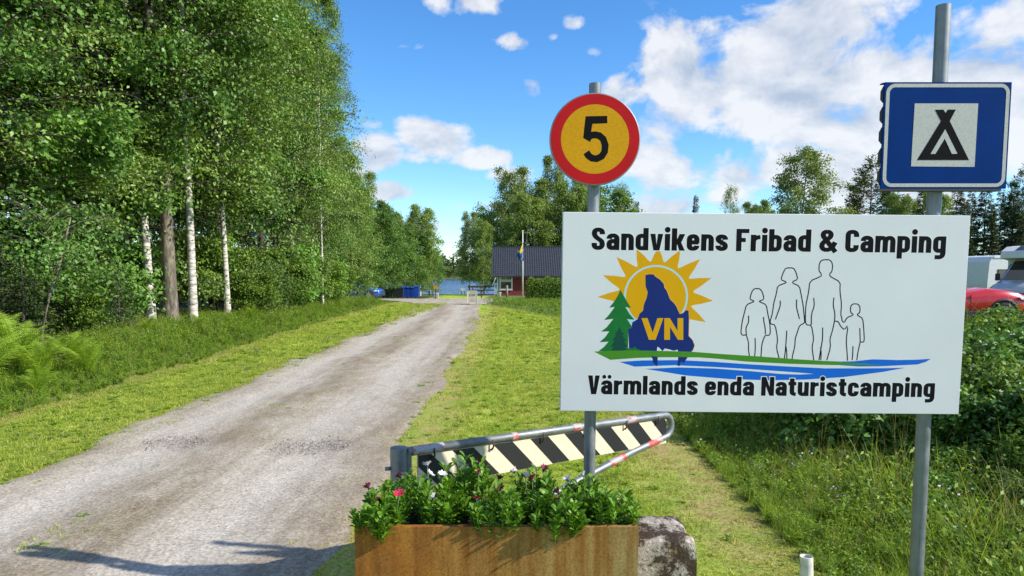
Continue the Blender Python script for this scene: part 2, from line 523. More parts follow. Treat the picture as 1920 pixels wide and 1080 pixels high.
def ground_material():
    m, nt, b = new_mat('ground_turf')
    geo = nt.nodes.new('ShaderNodeNewGeometry'); P = geo.outputs['Position']
    aw = nnode(nt, 'ShaderNodeAttribute', attribute_name='lawn').outputs['Fac']
    af = nnode(nt, 'ShaderNodeAttribute', attribute_name='forest').outputs['Fac']
    ad = nnode(nt, 'ShaderNodeAttribute', attribute_name='dry').outputs['Fac']
    big = noise(nt, .45, 5, .6, vec=P); mid = noise(nt, 2.6, 5, .65, vec=P); fine = noise(nt, 38, 5, .7, vec=P)
    blade = noise(nt, 120, 3, .7, vec=P)
    stripe = noise(nt, 1.6, 3, .5, vec=P, stretch=(1.0, .09, 1))
    f = mth(nt, 'ADD', mth(nt, 'MULTIPLY', mid, .45), mth(nt, 'ADD', mth(nt, 'MULTIPLY', big, .25), mth(nt, 'MULTIPLY', stripe, .30)))
    lawn = ramp(nt, f, [(.38, (.19, .36, .022)), (.47, (.31, .46, .042)), (.55, (.43, .52, .075)), (.64, (.58, .56, .15))])
    lawn = mixc(nt, .6, lawn, ramp(nt, fine, [(.36, (.12, .12, .08)), (.5, (1, 1, .95)), (.66, (1.6, 1.55, 1.4))]), 'MULTIPLY')
    dryc = ramp(nt, fine, [(.3, (.24, .17, .075)), (.55, (.48, .37, .17)), (.75, (.60, .48, .25))])
    dm = mth(nt, 'MULTIPLY', ad, ramp(nt, mid, [(.35, (.25,)*3), (.6, (1,)*3)]), True)
    lawn = mixc(nt, dm, lawn, dryc)
    rough = ramp(nt, mid, [(.3, (.06, .10, .012)), (.55, (.15, .22, .03)), (.75, (.30, .31, .07))])
    rough = mixc(nt, .6, rough, ramp(nt, fine, [(.3, (.3,)*3), (.7, (1.3,)*3)]), 'MULTIPLY')
    c = mixc(nt, aw, rough, lawn)
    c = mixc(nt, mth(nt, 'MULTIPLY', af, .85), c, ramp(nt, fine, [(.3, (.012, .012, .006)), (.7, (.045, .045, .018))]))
    nt.links.new(c, b.inputs['Base Color'])
    b.inputs['Roughness'].default_value = .9; b.inputs['Specular IOR Level'].default_value = .15
    h = mth(nt, 'ADD', mth(nt, 'MULTIPLY', fine, 1.0), mth(nt, 'MULTIPLY', blade, .6))
    bump(nt, b, h, .8, .03)
    return m
M['ground'] = ground_material()
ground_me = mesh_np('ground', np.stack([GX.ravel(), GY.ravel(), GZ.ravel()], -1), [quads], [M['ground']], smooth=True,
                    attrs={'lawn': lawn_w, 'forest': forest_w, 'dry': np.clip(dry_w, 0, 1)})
tag(link('ground', ground_me), kind='structure')

# ------------------------------------------------------------------ gravel road
def gravel_material(name, tracks):
    m, nt, b = new_mat(name)
    geo = nt.nodes.new('ShaderNodeNewGeometry'); P = geo.outputs['Position']
    big = noise(nt, .8, 5, .6, vec=P, stretch=(1.2, .35, 1)); mid = noise(nt, 5, 6, .7, vec=P, stretch=(1, .5, 1))
    fine = noise(nt, 60, 5, .75, vec=P)
    vor = nt.nodes.new('ShaderNodeTexVoronoi'); vor.inputs['Scale'].default_value = 55
    nt.links.new(P, vor.inputs['Vector'])
    grain = ramp(nt, vor.outputs['Color'], [(.1, (.55, .54, .52)), (.9, (1.35, 1.33, 1.30))])
    base = ramp(nt, mth(nt, 'ADD', mth(nt, 'MULTIPLY', big, .55), mth(nt, 'MULTIPLY', mid, .45)),
                [(.33, (.26, .218, .165)), (.46, (.37, .326, .265)), (.58, (.46, .416, .350)), (.75, (.51, .468, .405))])
    c = base
    streak = noise(nt, 5.5, 4, .6, vec=P, stretch=(1.0, .05, 1))
    c = mixc(nt, .7, c, ramp(nt, streak, [(.34, (.62, .59, .55)), (.5, (1, 1, 1)), (.66, (1.22, 1.21, 1.2))]), 'MULTIPLY')
    if tracks:
        tr = nnode(nt, 'ShaderNodeAttribute', attribute_name='track').outputs['Fac']
        gr = nnode(nt, 'ShaderNodeAttribute', attribute_name='grassy').outputs['Fac']
        c = mixc(nt, mth(nt, 'MULTIPLY', tr, .75), c, ramp(nt, mid, [(.3, (.44, .405, .35)), (.7, (.55, .512, .452))]))
        patch = noise(nt, 2.2, 5, .68, vec=P, stretch=(1, .6, 1))
        gm = mth(nt, 'MULTIPLY', gr, ramp(nt, patch, [(.44, (0,)*3), (.58, (1,)*3)]), True)
        c = mixc(nt, gm, c, ramp(nt, fine, [(.3, (.10, .085, .04)), (.5, (.21, .17, .085)), (.7, (.26, .25, .08))]))
        wet = nnode(nt, 'ShaderNodeAttribute', attribute_name='soil').outputs['Fac']
        c = mixc(nt, mth(nt, 'MULTIPLY', wet, .72), c, ramp(nt, mid, [(.3, (.215, .17, .12)), (.7, (.34, .285, .22))]))
    c = mixc(nt, .60, c, grain, 'MULTIPLY')
    c = mixc(nt, .8, c, ramp(nt, fine, [(.32, (.5,)*3), (.5, (1,)*3), (.68, (1.3,)*3)]), 'MULTIPLY')
    peb = nt.nodes.new('ShaderNodeTexVoronoi'); peb.inputs['Scale'].default_value = 19; nt.links.new(P, peb.inputs['Vector'])
    c = mixc(nt, ramp(nt, peb.outputs['Distance'], [(.10, (.75,)*3), (.17, (0,)*3)]), c, ramp(nt, peb.outputs['Color'], [(.2, (.10, .095, .09)), (.8, (.56, .54, .51))]))
    nt.links.new(c, b.inputs['Base Color'])
    b.inputs['Roughness'].default_value = .92; b.inputs['Specular IOR Level'].default_value = .2
    bump(nt, b, mth(nt, 'ADD', fine, mth(nt, 'MULTIPLY', vor.outputs['Distance'], .5)), .45, .008)
    return m
M['gravel'] = gravel_material('gravel_road_surface', True)
M['gravel_yard'] = gravel_material('gravel_yard_surface', False)
ry = np.concatenate([np.arange(0.5, 14, .16), np.arange(14, 47, .4)])
ncol = 40
RV, trk, grs, soi = [], [], [], []
r2 = np.random.default_rng(3)
def wob(y, s, k): return .09*math.sin(y*1.3*k + s) + .06*math.sin(y*3.1*k + 2*s) + .035*math.sin(y*7.7 + s*3)
for y in ry:
    flare = .9*float(sstep(3.6, .5, y))
    bend = -.75*float(sstep(20, 43, y))
    xl = ROAD_L + bend - .12 + wob(y, .3, 1) - .45*float(sstep(28, 40, y)); xr = ROAD_R + bend + wob(y, 1.9, .9)*.7 + .26 - .2*float(sstep(4.4, 3.0, y))
    for k in range(ncol):
        t = k/(ncol-1); x = xl + (xr - xl)*t
        e = min(t, 1-t)
        z = tz(x, y) + .018*float(sstep(0, .08, e)) - .03*(1 - float(sstep(0, .05, e)))
        tl = math.exp(-((t-.25)/.10)**2); tr_ = math.exp(-((t-.70)/.11)**2)
        z += -.016*(tl + tr_) + .012*math.exp(-((t-.47)/.08)**2) + .003*math.sin(x*31+y*17)*math.sin(y*23)
        for (px, py, pr) in ((-3.2, 6.95, .36), (-1.9, 6.8, .42)):
            z -= .030*math.exp(-(((x-px)/pr)**2 + ((y-py)/(pr*.8))**2))
        RV.append((x, y, z)); trk.append(max(tl, tr_))
        grs.append(.75*math.exp(-((t-.47)/.075)**2)*float(sstep(30, 14, y)*.6+.3) + .5*math.exp(-(t/.05)**2) + .9*math.exp(-((1-t)/.06)**2))
        pot = sum(math.exp(-(((x-px)/pr)**2 + ((y-py)/(pr*.7))**2)) for px, py, pr in ((-3.2, 6.95, .36), (-1.9, 6.8, .45), (-2.7, 7.05, .4)))
        soi.append(.5*pot + math.exp(-((t-.92)/.09)**2)*float(.35 + .65*sstep(16, 9, y)) + .75*math.exp(-((t-.46)/.085)**2) + .45*math.exp(-((t-.06)/.06)**2) + .35*math.exp(-((t-.60)/.02)**2) + .3*math.exp(-((t-.33)/.018)**2))
nr = len(ry); ii = np.arange(nr*ncol).reshape(nr, ncol)
rq = np.stack([ii[:-1, :-1], ii[:-1, 1:], ii[1:, 1:], ii[1:, :-1]], -1).reshape(-1, 4)
tag(link('gravel_road', mesh_np('gravel_road', RV, [rq], [M['gravel']], smooth=True,
     attrs={'track': trk, 'grassy': np.clip(grs, 0, 1), 'soil': np.clip(soi, 0, 1)})), kind='structure')
# the yard in front of the cabin, and the track that crosses it
yard = MB(); rows = []
for y in np.arange(42, 63, 1.0):
    xl = -.4 + np.interp(y, [42, 46, 50, 56, 60, 62], [-4.6, -6.5, -9.5, -14, -16, -14]) + .3*math.sin(y)
    xr = np.interp(y, [42, 46, 50, 54, 58, 62], [-1.2, -1.5, -1.0, 1.0, 2.2, 1.0]) + .3*math.sin(y*1.7)
    rows.append([(xl + (xr-xl)*k/16, y, tz(xl + (xr-xl)*k/16, y) + .03) for k in range(17)])
yard.grid(rows)
tag(yard.build('gravel_yard', M['gravel_yard']), kind='structure')

# loose stones: uncountable
def pebbles():
    V, Fc = [], []
    base = np.array([(1,0,0),(-1,0,0),(0,1,0),(0,-1,0),(0,0,.75),(0,0,-.75)], float)
    tri = np.array([(0,2,4),(2,1,4),(1,3,4),(3,0,4),(2,0,5),(1,2,5),(3,1,5),(0,3,5)])
    pts = []
    for (px, py, sx, sy, n, s) in ((-3.25, 6.95, .26, .16, 520, .0082), (-2.85, 7.15, .22, .12, 260, .008), (-1.95, 6.8, .34, .16, 800, .0088), (-1.5, 6.95, .22, .18, 320, .008), (-2.5, 7.0, .8, .3, 260, .005)):
        for _ in range(n): pts.append((px + r2.normal(0, sx), py + r2.normal(0, sy), s*(.4 + 1.1*r2.random()**2.2)))
    for _ in range(4200):
        y = 2.5 + 13*r2.random()**1.4
        t = r2.choice([.02, .12, .40, .47, .52, .9, r2.random()]) + r2.normal(0, .06)
        x = ROAD_L + (ROAD_R - ROAD_L)*min(1.05, max(-.02, t))
        pts.append((x, y, .0028 + .008*r2.random()**3))
    for x, y, s in pts:
        o = len(V)*6
        q = base*s*r2.uniform(.6, 1.3, (6, 1))
        a = r2.uniform(0, 6.28); c, sn = math.cos(a), math.sin(a)
        q = np.stack([q[:, 0]*c - q[:, 1]*sn, q[:, 0]*sn + q[:, 1]*c, q[:, 2]], -1)
        V.append(q + np.array([x, y, tz(x, y) + s*.3])); Fc.append(tri + o)
    return mesh_np('loose_gravel', np.concatenate(V), [np.concatenate(Fc)], [paint('loose_stone', (.29, .275, .255), .9, .75, 45)])
tag(link('loose_gravel', pebbles()), 'scattered loose grey stones lying in the road potholes', 'gravel', kind='stuff')

# ------------------------------------------------------------------ lake and far shore
def water_material():
    m, nt, b = new_mat('lake_water')
    geo = nt.nodes.new('ShaderNodeNewGeometry'); P = geo.outputs['Position']
    w1 = noise(nt, .55, 4, .6, vec=P, stretch=(.5, 1, 1)); w2 = noise(nt, 2.2, 4, .6, vec=P, stretch=(.6, 1, 1))
    big = noise(nt, .02, 3, .5, vec=P, stretch=(.35, 1.6, 1))
    nt.links.new(ramp(nt, big, [(.35, (.012, .045, .13)), (.65, (.03, .085, .20))]), b.inputs['Base Color'])
    b.inputs['Roughness'].default_value = .18
    bump(nt, b, mth(nt, 'ADD', w1, mth(nt, 'MULTIPLY', w2, .5)), 1.0, .9)
    return m
lake = MB().grid([[(x, y, -2.6) for x in (-1500, -300, -60, 0, 60, 400, 1500)] for y in (118, 200, 320, 480, 900)])
tag(lake.build('lake', water_material()), kind='structure')

# ------------------------------------------------------------------ scattered small plants (uncountable stuff)
def scatter(name, srcs, pts, rots, scl, which, label, cat):
    me = bpy.data.meshes.new(name)
    n = len(pts)
    me.vertices.add(n); me.vertices.foreach_set('co', np.asarray(pts, np.float32).ravel())
    a = me.attributes.new('rot', 'FLOAT_VECTOR', 'POINT'); a.data.foreach_set('vector', np.asarray(rots, np.float32).ravel())
    a = me.attributes.new('scl', 'FLOAT_VECTOR', 'POINT'); a.data.foreach_set('vector', np.asarray(scl, np.float32).ravel())
    a = me.attributes.new('which', 'INT', 'POINT'); a.data.foreach_set('value', np.asarray(which, np.int32))
    me.update()
    o = link(name, me)
    ng = bpy.data.node_groups.new(name + '_scatter', 'GeometryNodeTree')
    ng.interface.new_socket('Geometry', in_out='INPUT', socket_type='NodeSocketGeometry')
    ng.interface.new_socket('Geometry', in_out='OUTPUT', socket_type='NodeSocketGeometry')
    N, L = ng.nodes, ng.links
    gi = N.new('NodeGroupInput'); go = N.new('NodeGroupOutput')
    def attr(nm, typ):
        q = N.new('GeometryNodeInputNamedAttribute'); q.data_type = typ; q.inputs['Name'].default_value = nm
        return q.outputs['Attribute']
    rot, sc, wh = attr('rot', 'FLOAT_VECTOR'), attr('scl', 'FLOAT_VECTOR'), attr('which', 'INT')
    e2r = N.new('FunctionNodeEulerToRotation'); L.new(rot, e2r.inputs[0])
    join = N.new('GeometryNodeJoinGeometry')
    for i, s in enumerate(srcs):
        oi = N.new('GeometryNodeObjectInfo'); oi.inputs['Object'].default_value = s
        oi.inputs['As Instance'].default_value = True
        cmp_ = N.new('FunctionNodeCompare'); cmp_.data_type = 'INT'; cmp_.operation = 'EQUAL'
        L.new(wh, cmp_.inputs[2]); cmp_.inputs[3].default_value = i
        ip = N.new('GeometryNodeInstanceOnPoints')
        L.new(gi.outputs[0], ip.inputs['Points']); L.new(cmp_.outputs[0], ip.inputs['Selection'])
        L.new(oi.outputs['Geometry'], ip.inputs['Instance'])
        L.new(e2r.outputs[0], ip.inputs['Rotation']); L.new(sc, ip.inputs['Scale'])
        L.new(ip.outputs[0], join.inputs[0])
    L.new(join.outputs[0], go.inputs[0])
    md = o.modifiers.new('scatter', 'NODES'); md.node_group = ng
    return tag(o, label, cat, kind='stuff')

def source(name, me):
    return bpy.data.objects.new(name, me)        # an unlinked source for the scatter

def tuft(name, seed, nb, rad, h, w, lean, mat, seg=2, hv=.35):
    r_ = np.random.default_rng(seed)
    V, Q, T, var = [], [], [], []
    for _ in range(nb):
        a = r_.uniform(0, 6.283); d = rad*math.sqrt(r_.random())
        bx_, by_ = d*math.cos(a), d*math.sin(a)
        la = r_.uniform(0, 6.283); ln = lean*r_.uniform(.2, 1.0); hh = h*r_.uniform(1-hv, 1+hv)
        wa = r_.uniform(0, 6.283); wx, wy = w*math.cos(wa)/2, w*math.sin(wa)/2
        o = len(V); vv = r_.random()
        for s in range(seg+1):
            t = s/seg
            cx = bx_ + math.cos(la)*ln*hh*t*t; cy = by_ + math.sin(la)*ln*hh*t*t; cz = hh*(t - .25*ln*t*t)
            ww = 1 - .85*t
            if s < seg: V += [(cx-wx*ww, cy-wy*ww, cz), (cx+wx*ww, cy+wy*ww, cz)]
            else: V.append((cx, cy, cz))
            var += [vv*.75 + .25*t]*(2 if s < seg else 1)
        for s in range(seg-1): Q.append((o+2*s, o+2*s+1, o+2*s+3, o+2*s+2))
        T.append((o+2*seg-2, o+2*seg-1, o+2*seg))
    return source(name, mesh_np(name, V, [np.array(Q).reshape(-1, 4), np.array(T)], [mat], attrs={'var': var}))

def leaf_quads(c, d, n, L_, W_, fold=.12):
    """leaf shaped quads: base c, direction d, normal n (all (N,3)), length and width (N,)"""
    d = d/np.linalg.norm(d, axis=1, keepdims=True)
    s = np.cross(d, n); s /= (np.linalg.norm(s, axis=1, keepdims=True) + 1e-9)
    nn = np.cross(s, d)
    L_ = np.asarray(L_)[:, None]; W_ = np.asarray(W_)[:, None]
    p0 = c; p2 = c + d*L_
    p1 = c + d*L_*.45 + s*W_*.5 + nn*L_*fold; p3 = c + d*L_*.45 - s*W_*.5 + nn*L_*fold
    V = np.stack([p0, p1, p2, p3], 1).reshape(-1, 3)
    F = np.arange(len(c)*4).reshape(-1, 4)
    return V, F

def weed(name, seed, h, nstem, nleaf, ls, mat, spread=.18, flower=None, fs=.02):
    """an upright leafy herb"""
    r_ = np.random.default_rng(seed)
    mb_v, mb_q, var = [], [], []
    fl_v, fl_q = [], []
    off = 0
    for _ in range(nstem):
        a = r_.uniform(0, 6.283); ln = spread*r_.uniform(.2, 1.2); hh = h*r_.uniform(.6, 1.1)
        t = r_.uniform(.08, 1, nleaf)
        c = np.stack([math.cos(a)*ln*t**1.3, math.sin(a)*ln*t**1.3, hh*t], -1)
        az = r_.uniform(0, 6.283, nleaf)
        d = np.stack([np.cos(az), np.sin(az), r_.uniform(-.2, .8, nleaf)], -1)
        n_ = np.stack([r_.normal(0, .5, nleaf), r_.normal(0, .5, nleaf), np.ones(nleaf)], -1)
        L_ = ls*r_.uniform(.6, 1.3, nleaf)*(1.15 - .5*t)
        V, F = leaf_quads(c, d, n_, L_, L_*r_.uniform(.35, .55))
        mb_v.append(V); mb_q.append(F + off); off += len(V); var.append(np.repeat(np.clip(r_.uniform(.1, .9, nleaf) + .2*t, 0, 1), 4))
        sv = np.array([(-.003, 0, 0), (.003, 0, 0), (math.cos(a)*ln+.002, math.sin(a)*ln, hh), (math.cos(a)*ln-.002, math.sin(a)*ln, hh)])
        mb_v.append(sv); mb_q.append(np.array([[0, 1, 2, 3]]) + off); off += 4; var.append(np.full(4, .3))
        if flower:
            k = 3
            cc = np.array([(math.cos(a)*ln, math.sin(a)*ln, hh)])+r_.normal(0, fs*.6, (k, 3))
            az = r_.uniform(0, 6.283, k)
            V, F = leaf_quads(cc, np.stack([np.cos(az), np.sin(az), r_.uniform(0, .6, k)], -1), np.tile([0, -.4, 1.0], (k, 1)), np.full(k, fs), np.full(k, fs*.8))
            fl_v.append(V); fl_q.append(F)
    nleafq = sum(len(q) for q in mb_q)
    mi = np.zeros(nleafq, int); mats = [mat]
    if flower:
        for V, F in zip(fl_v, fl_q):
            mb_v.append(V); mb_q.append(F + off); off += len(V); var.append(np.full(len(V), .5))
        mi = np.concatenate([mi, np.ones(sum(len(q) for q in fl_q), int)]); mats = [mat, flower]
    return source(name, mesh_np(name, np.concatenate(mb_v), [np.concatenate(mb_q)], mats, mi, attrs={'var': np.concatenate(var)}))

r3 = np.random.default_rng(21)
def in_view(x, y, pad=.6):
    return (y > 1.2) & (np.abs(x) < y*.72 + pad)
# -- mown lawn
def lawn_points():
    P, S = [], []
    for (y0, y1, dens, s) in ((3.0, 7.5, 640, .80), (7.5, 13, 420, .95), (13, 22, 150, 1.35), (22, 44, 40, 2.2)):
        for (fa, fb) in ((verge_x, lambda Y: np.full_like(Y, ROAD_L + .05)), (lambda Y: np.full_like(Y, ROAD_R + .10), bank_x)):
            n = int(dens*(y1-y0)*3.6)
            y = r3.uniform(y0, y1, n); a, b_ = fa(y), fb(y)
            lo = min(a.min(), b_.min()) - .3; hi = max(a.max(), b_.max()) + .3
            x = r3.uniform(lo, hi, n)
            edge = np.minimum(x - a, b_ - x)
            keep = (edge > -.42*r3.random(n)**2.5) & in_view(x, y)
            thin = 1 - .75*np.exp(-((x - ROAD_R - .22)/.28)**2) - .55*np.exp(-((x - 1.5)/.4)**2)*((y > 4) & (y < 9.5))
            keep &= r3.random(n) < thin
            x, y = x[keep], y[keep]
            P.append(np.stack([x, y, terr(x, y) - .004], -1)); S.append(np.full(len(x), s))
    # the grassy middle of the road
    n = 1500; y = 2.2 + 17*r3.random(n)**1.4; x = ROAD_L + (ROAD_R-ROAD_L)*(.47 + r3.normal(0, .045, n))
    cl = np.sin(y*2.3 + 1)*np.sin(y*.9 + x*2) + .35*np.sin(y*6)
    k = (cl > .45); P.append(np.stack([x[k], y[k], terr(x[k], y[k]) + .012], -1)); S.append(np.full(k.sum(), .75))
    return np.concatenate(P), np.concatenate(S)
M['grass_dry'] = leaf_mat('dry_grass_blade', (.32, .25, .08), (.60, .50, .22), .35, .6)
M['clover'] = leaf_mat('clover_leaf', (.11, .22, .02), (.30, .46, .05), .4, .5)
lp, ls_ = lawn_points()
M['fl_heal'] = paint('selfheal_petal', (.22, .12, .30), .6, .2)
src = [tuft('lawn_tuft', 1, 20, .045, .034, .0065, .9, M['grass'], 2), tuft('lawn_tuft', 2, 15, .05, .050, .006, .8, M['grass'], 2),
       tuft('lawn_dry_tuft', 3, 14, .05, .028, .006, 1.2, M['grass_dry'], 2), weed('clover_patch', 4, .03, 9, 6, .026, M['clover'], .06),
       weed('selfheal_patch', 14, .045, 6, 3, .02, M['clover'], .05, M['fl_heal'], .010)]
n = len(lp)
dryp = np.clip(np.exp(-((lp[:, 0]-1.45)/.42)**2)*(lp[:, 1] < 10)*.75 + np.exp(-((lp[:, 0]-ROAD_R-.3)/.35)**2)*.55 + np.exp(-((lp[:, 0]-verge_x(lp[:, 1]))/.25)**2)*.6 + .06 + .12*(np.sin(lp[:, 0]*2.1 + .6*lp[:, 1])*np.sin(lp[:, 1]*.55 - lp[:, 0]) > .25), 0, 1)
wh = np.where(r3.random(n) < dryp, 2, r3.choice([0, 1, 3], n, p=[.50, .42, .08]))
heal = (lp[:, 0] < ROAD_L) & (r3.random(n) < .03) & (np.sin(lp[:, 0]*3.1)*np.sin(lp[:, 1]*1.3 + 1) > .2)
wh = np.where(heal, 4, wh)
sc = ls_[:, None]*r3.uniform(.5, 1.5, (n, 1))*np.stack([np.ones(n), np.ones(n), r3.uniform(.4, .95, n)], -1)
scatter('lawn_grass', src, lp, np.stack([np.zeros(n), np.zeros(n), r3.uniform(0, 6.28, n)], -1), sc, wh,
        'short mown yellow green lawn grass beside the gravel road', 'grass')

# -- tall grass and herbs, along the forest and on the bank behind the signs
M['fl_yellow'] = paint('buttercup_petal', (.85, .60, .03), .5, .1)
M['fl_white'] = paint('daisy_petal', (.85, .83, .84), .5, .05)
M['fl_purple'] = paint('purple_petal', (.33, .20, .55), .5, .15)
M['fl_pink'] = paint('clover_petal', (.60, .28, .45), .5, .15)
def tall_points():
    P, S = [], []
    for (y0, y1, dens, s) in ((3, 9, 120, .85), (9, 16, 105, .85), (16, 30, 60, 1.0), (30, 44, 24, 1.15)):
        n = int(dens*(y1-y0)*3.4)                       # forest verge
        y = r3.uniform(y0, y1, n); x = verge_x(y) - 3.4*r3.random(n)
        P.append(np.stack([x, y, terr(x, y)], -1)); S.append(s*(.27 + .32*sstep(0, 1.6, verge_x(y) - x)))
    for (y0, y1, dens, s) in ((2.2, 7, 330, .62), (7, 13, 150, .85), (13, 24, 30, 1.2)):
        n = int(dens*(y1-y0)*5)                         # bank on the right
        y = r3.uniform(y0, y1, n); x = bank_x(y) + 5.0*r3.random(n)**1.15 - .05
        e = x - bank_x(y)
        P.append(np.stack([x, y, terr(x, y)], -1)); S.append(s*(.30 + .75*sstep(0, 1.3, e)))
    n = 1600                                            # bank below the hedge by the cabin
    y = r3.uniform(22, 58, n); x = bank_x(y) + 6*r3.random(n)
    P.append(np.stack([x, y, terr(x, y)], -1)); S.append(.22 + .25*sstep(0, 1.2, x - bank_x(y)))
    p = np.concatenate(P); s = np.concatenate(S); k = in_view(p[:, 0], p[:, 1], 1.5)
    return p[k], s[k]
tp, ts = tall_points()
on_bank = (tp[:, 0] > 1.0) & (tp[:, 1] < 20)
src = [tuft('tall_tuft', 5, 26, .10, .42, .0085, .9, M['grass_tall'], 4), tuft('tall_tuft', 6, 22, .12, .52, .0075, .7, M['grass_tall'], 4),
       weed('herb', 7, .46, 8, 18, .075, M['leaf_shrub'], .20), weed('herb', 8, .36, 9, 14, .095, M['clover'], .24),
       weed('buttercup_herb', 9, .48, 5, 8, .05, M['leaf_shrub'], .16, M['fl_yellow'], .026),
       weed('daisy_herb', 10, .40, 4, 7, .05, M['grass_tall'], .15, M['fl_white'], .03),
       weed('vetch_herb', 12, .42, 4, 10, .045, M['leaf_shrub'], .18, M['fl_purple'], .03),
       tuft('seed_grass', 13, 10, .08, .75, .005, .45, M['grass_dry'], 4)]
n = len(tp)
wh = r3.choice(8, n, p=[.22, .12, .30, .29, .016, .011, .007, .036])
wh = np.where(on_bank, r3.choice(8, n, p=[.34, .14, .23, .22, .010, .010, .005, .045]), wh)
scatter('tall_grass', src, tp, np.stack([r3.normal(0, .12, n), r3.normal(0, .12, n), r3.uniform(0, 6.28, n)], -1),
        (ts*np.where(on_bank, r3.uniform(.45, 1.75, n), r3.uniform(.7, 1.3, n)))[:, None]*np.ones((1, 3)), wh, 'tall wild grass and flowering herbs along forest edge and bank', 'grass')

# ------------------------------------------------------------------ sign posts
def post(name, x, y, ztop, rad, label, lean=0.0, cap=None):
    t = thing(name, (x, y, tz(x, y)), label, 'post', None)
    h = ztop - tz(x, y)
    p = MB(); n = 20
    p.tube([(0, 0, -.35), (0, 0, .1), (lean*.5, 0, h*.5), (lean, 0, h)], rad, n, cap=False)
    # a hollow pipe end
    p.lathe([(rad, h), (rad-.004, h+.001), (rad-.005, h-.06)], n, c=(lean, 0, 0))
    p.build('pipe', M['galv'], t)
    q = MB(); q.lathe([(0.0005, h-.03), (rad-.005, h-.03)], n, c=(lean, 0, 0))
    q.build('pipe_bore', paint('dark_bore', (.02, .02, .02), .9), t)
    return t
POST_Y = 3.294
post_a = post('sign_post', .354, POST_Y, 2.481, .0266, 'galvanised steel post carrying the round speed limit sign', .0145)
post_b = post('sign_post', 1.895, POST_Y, 2.816, .031, 'tall galvanised steel post carrying the blue tent symbol sign', .0)
def clamps(parent, xs, zs, ydist, r_):
    for x in xs:
        for z in zs:
            c = MB()
            c.lathe([(r_+.001, z-.018), (r_+.005, z-.018), (r_+.005, z+.018), (r_+.001, z+.018)], 18, c=(x, ydist, 0), smooth=False)
            c.box(x-r_-.022, x+r_+.022, ydist-r_-.012, ydist-r_-.002, z-.018, z+.018)
            c.build('clamp', M['galv'], parent)

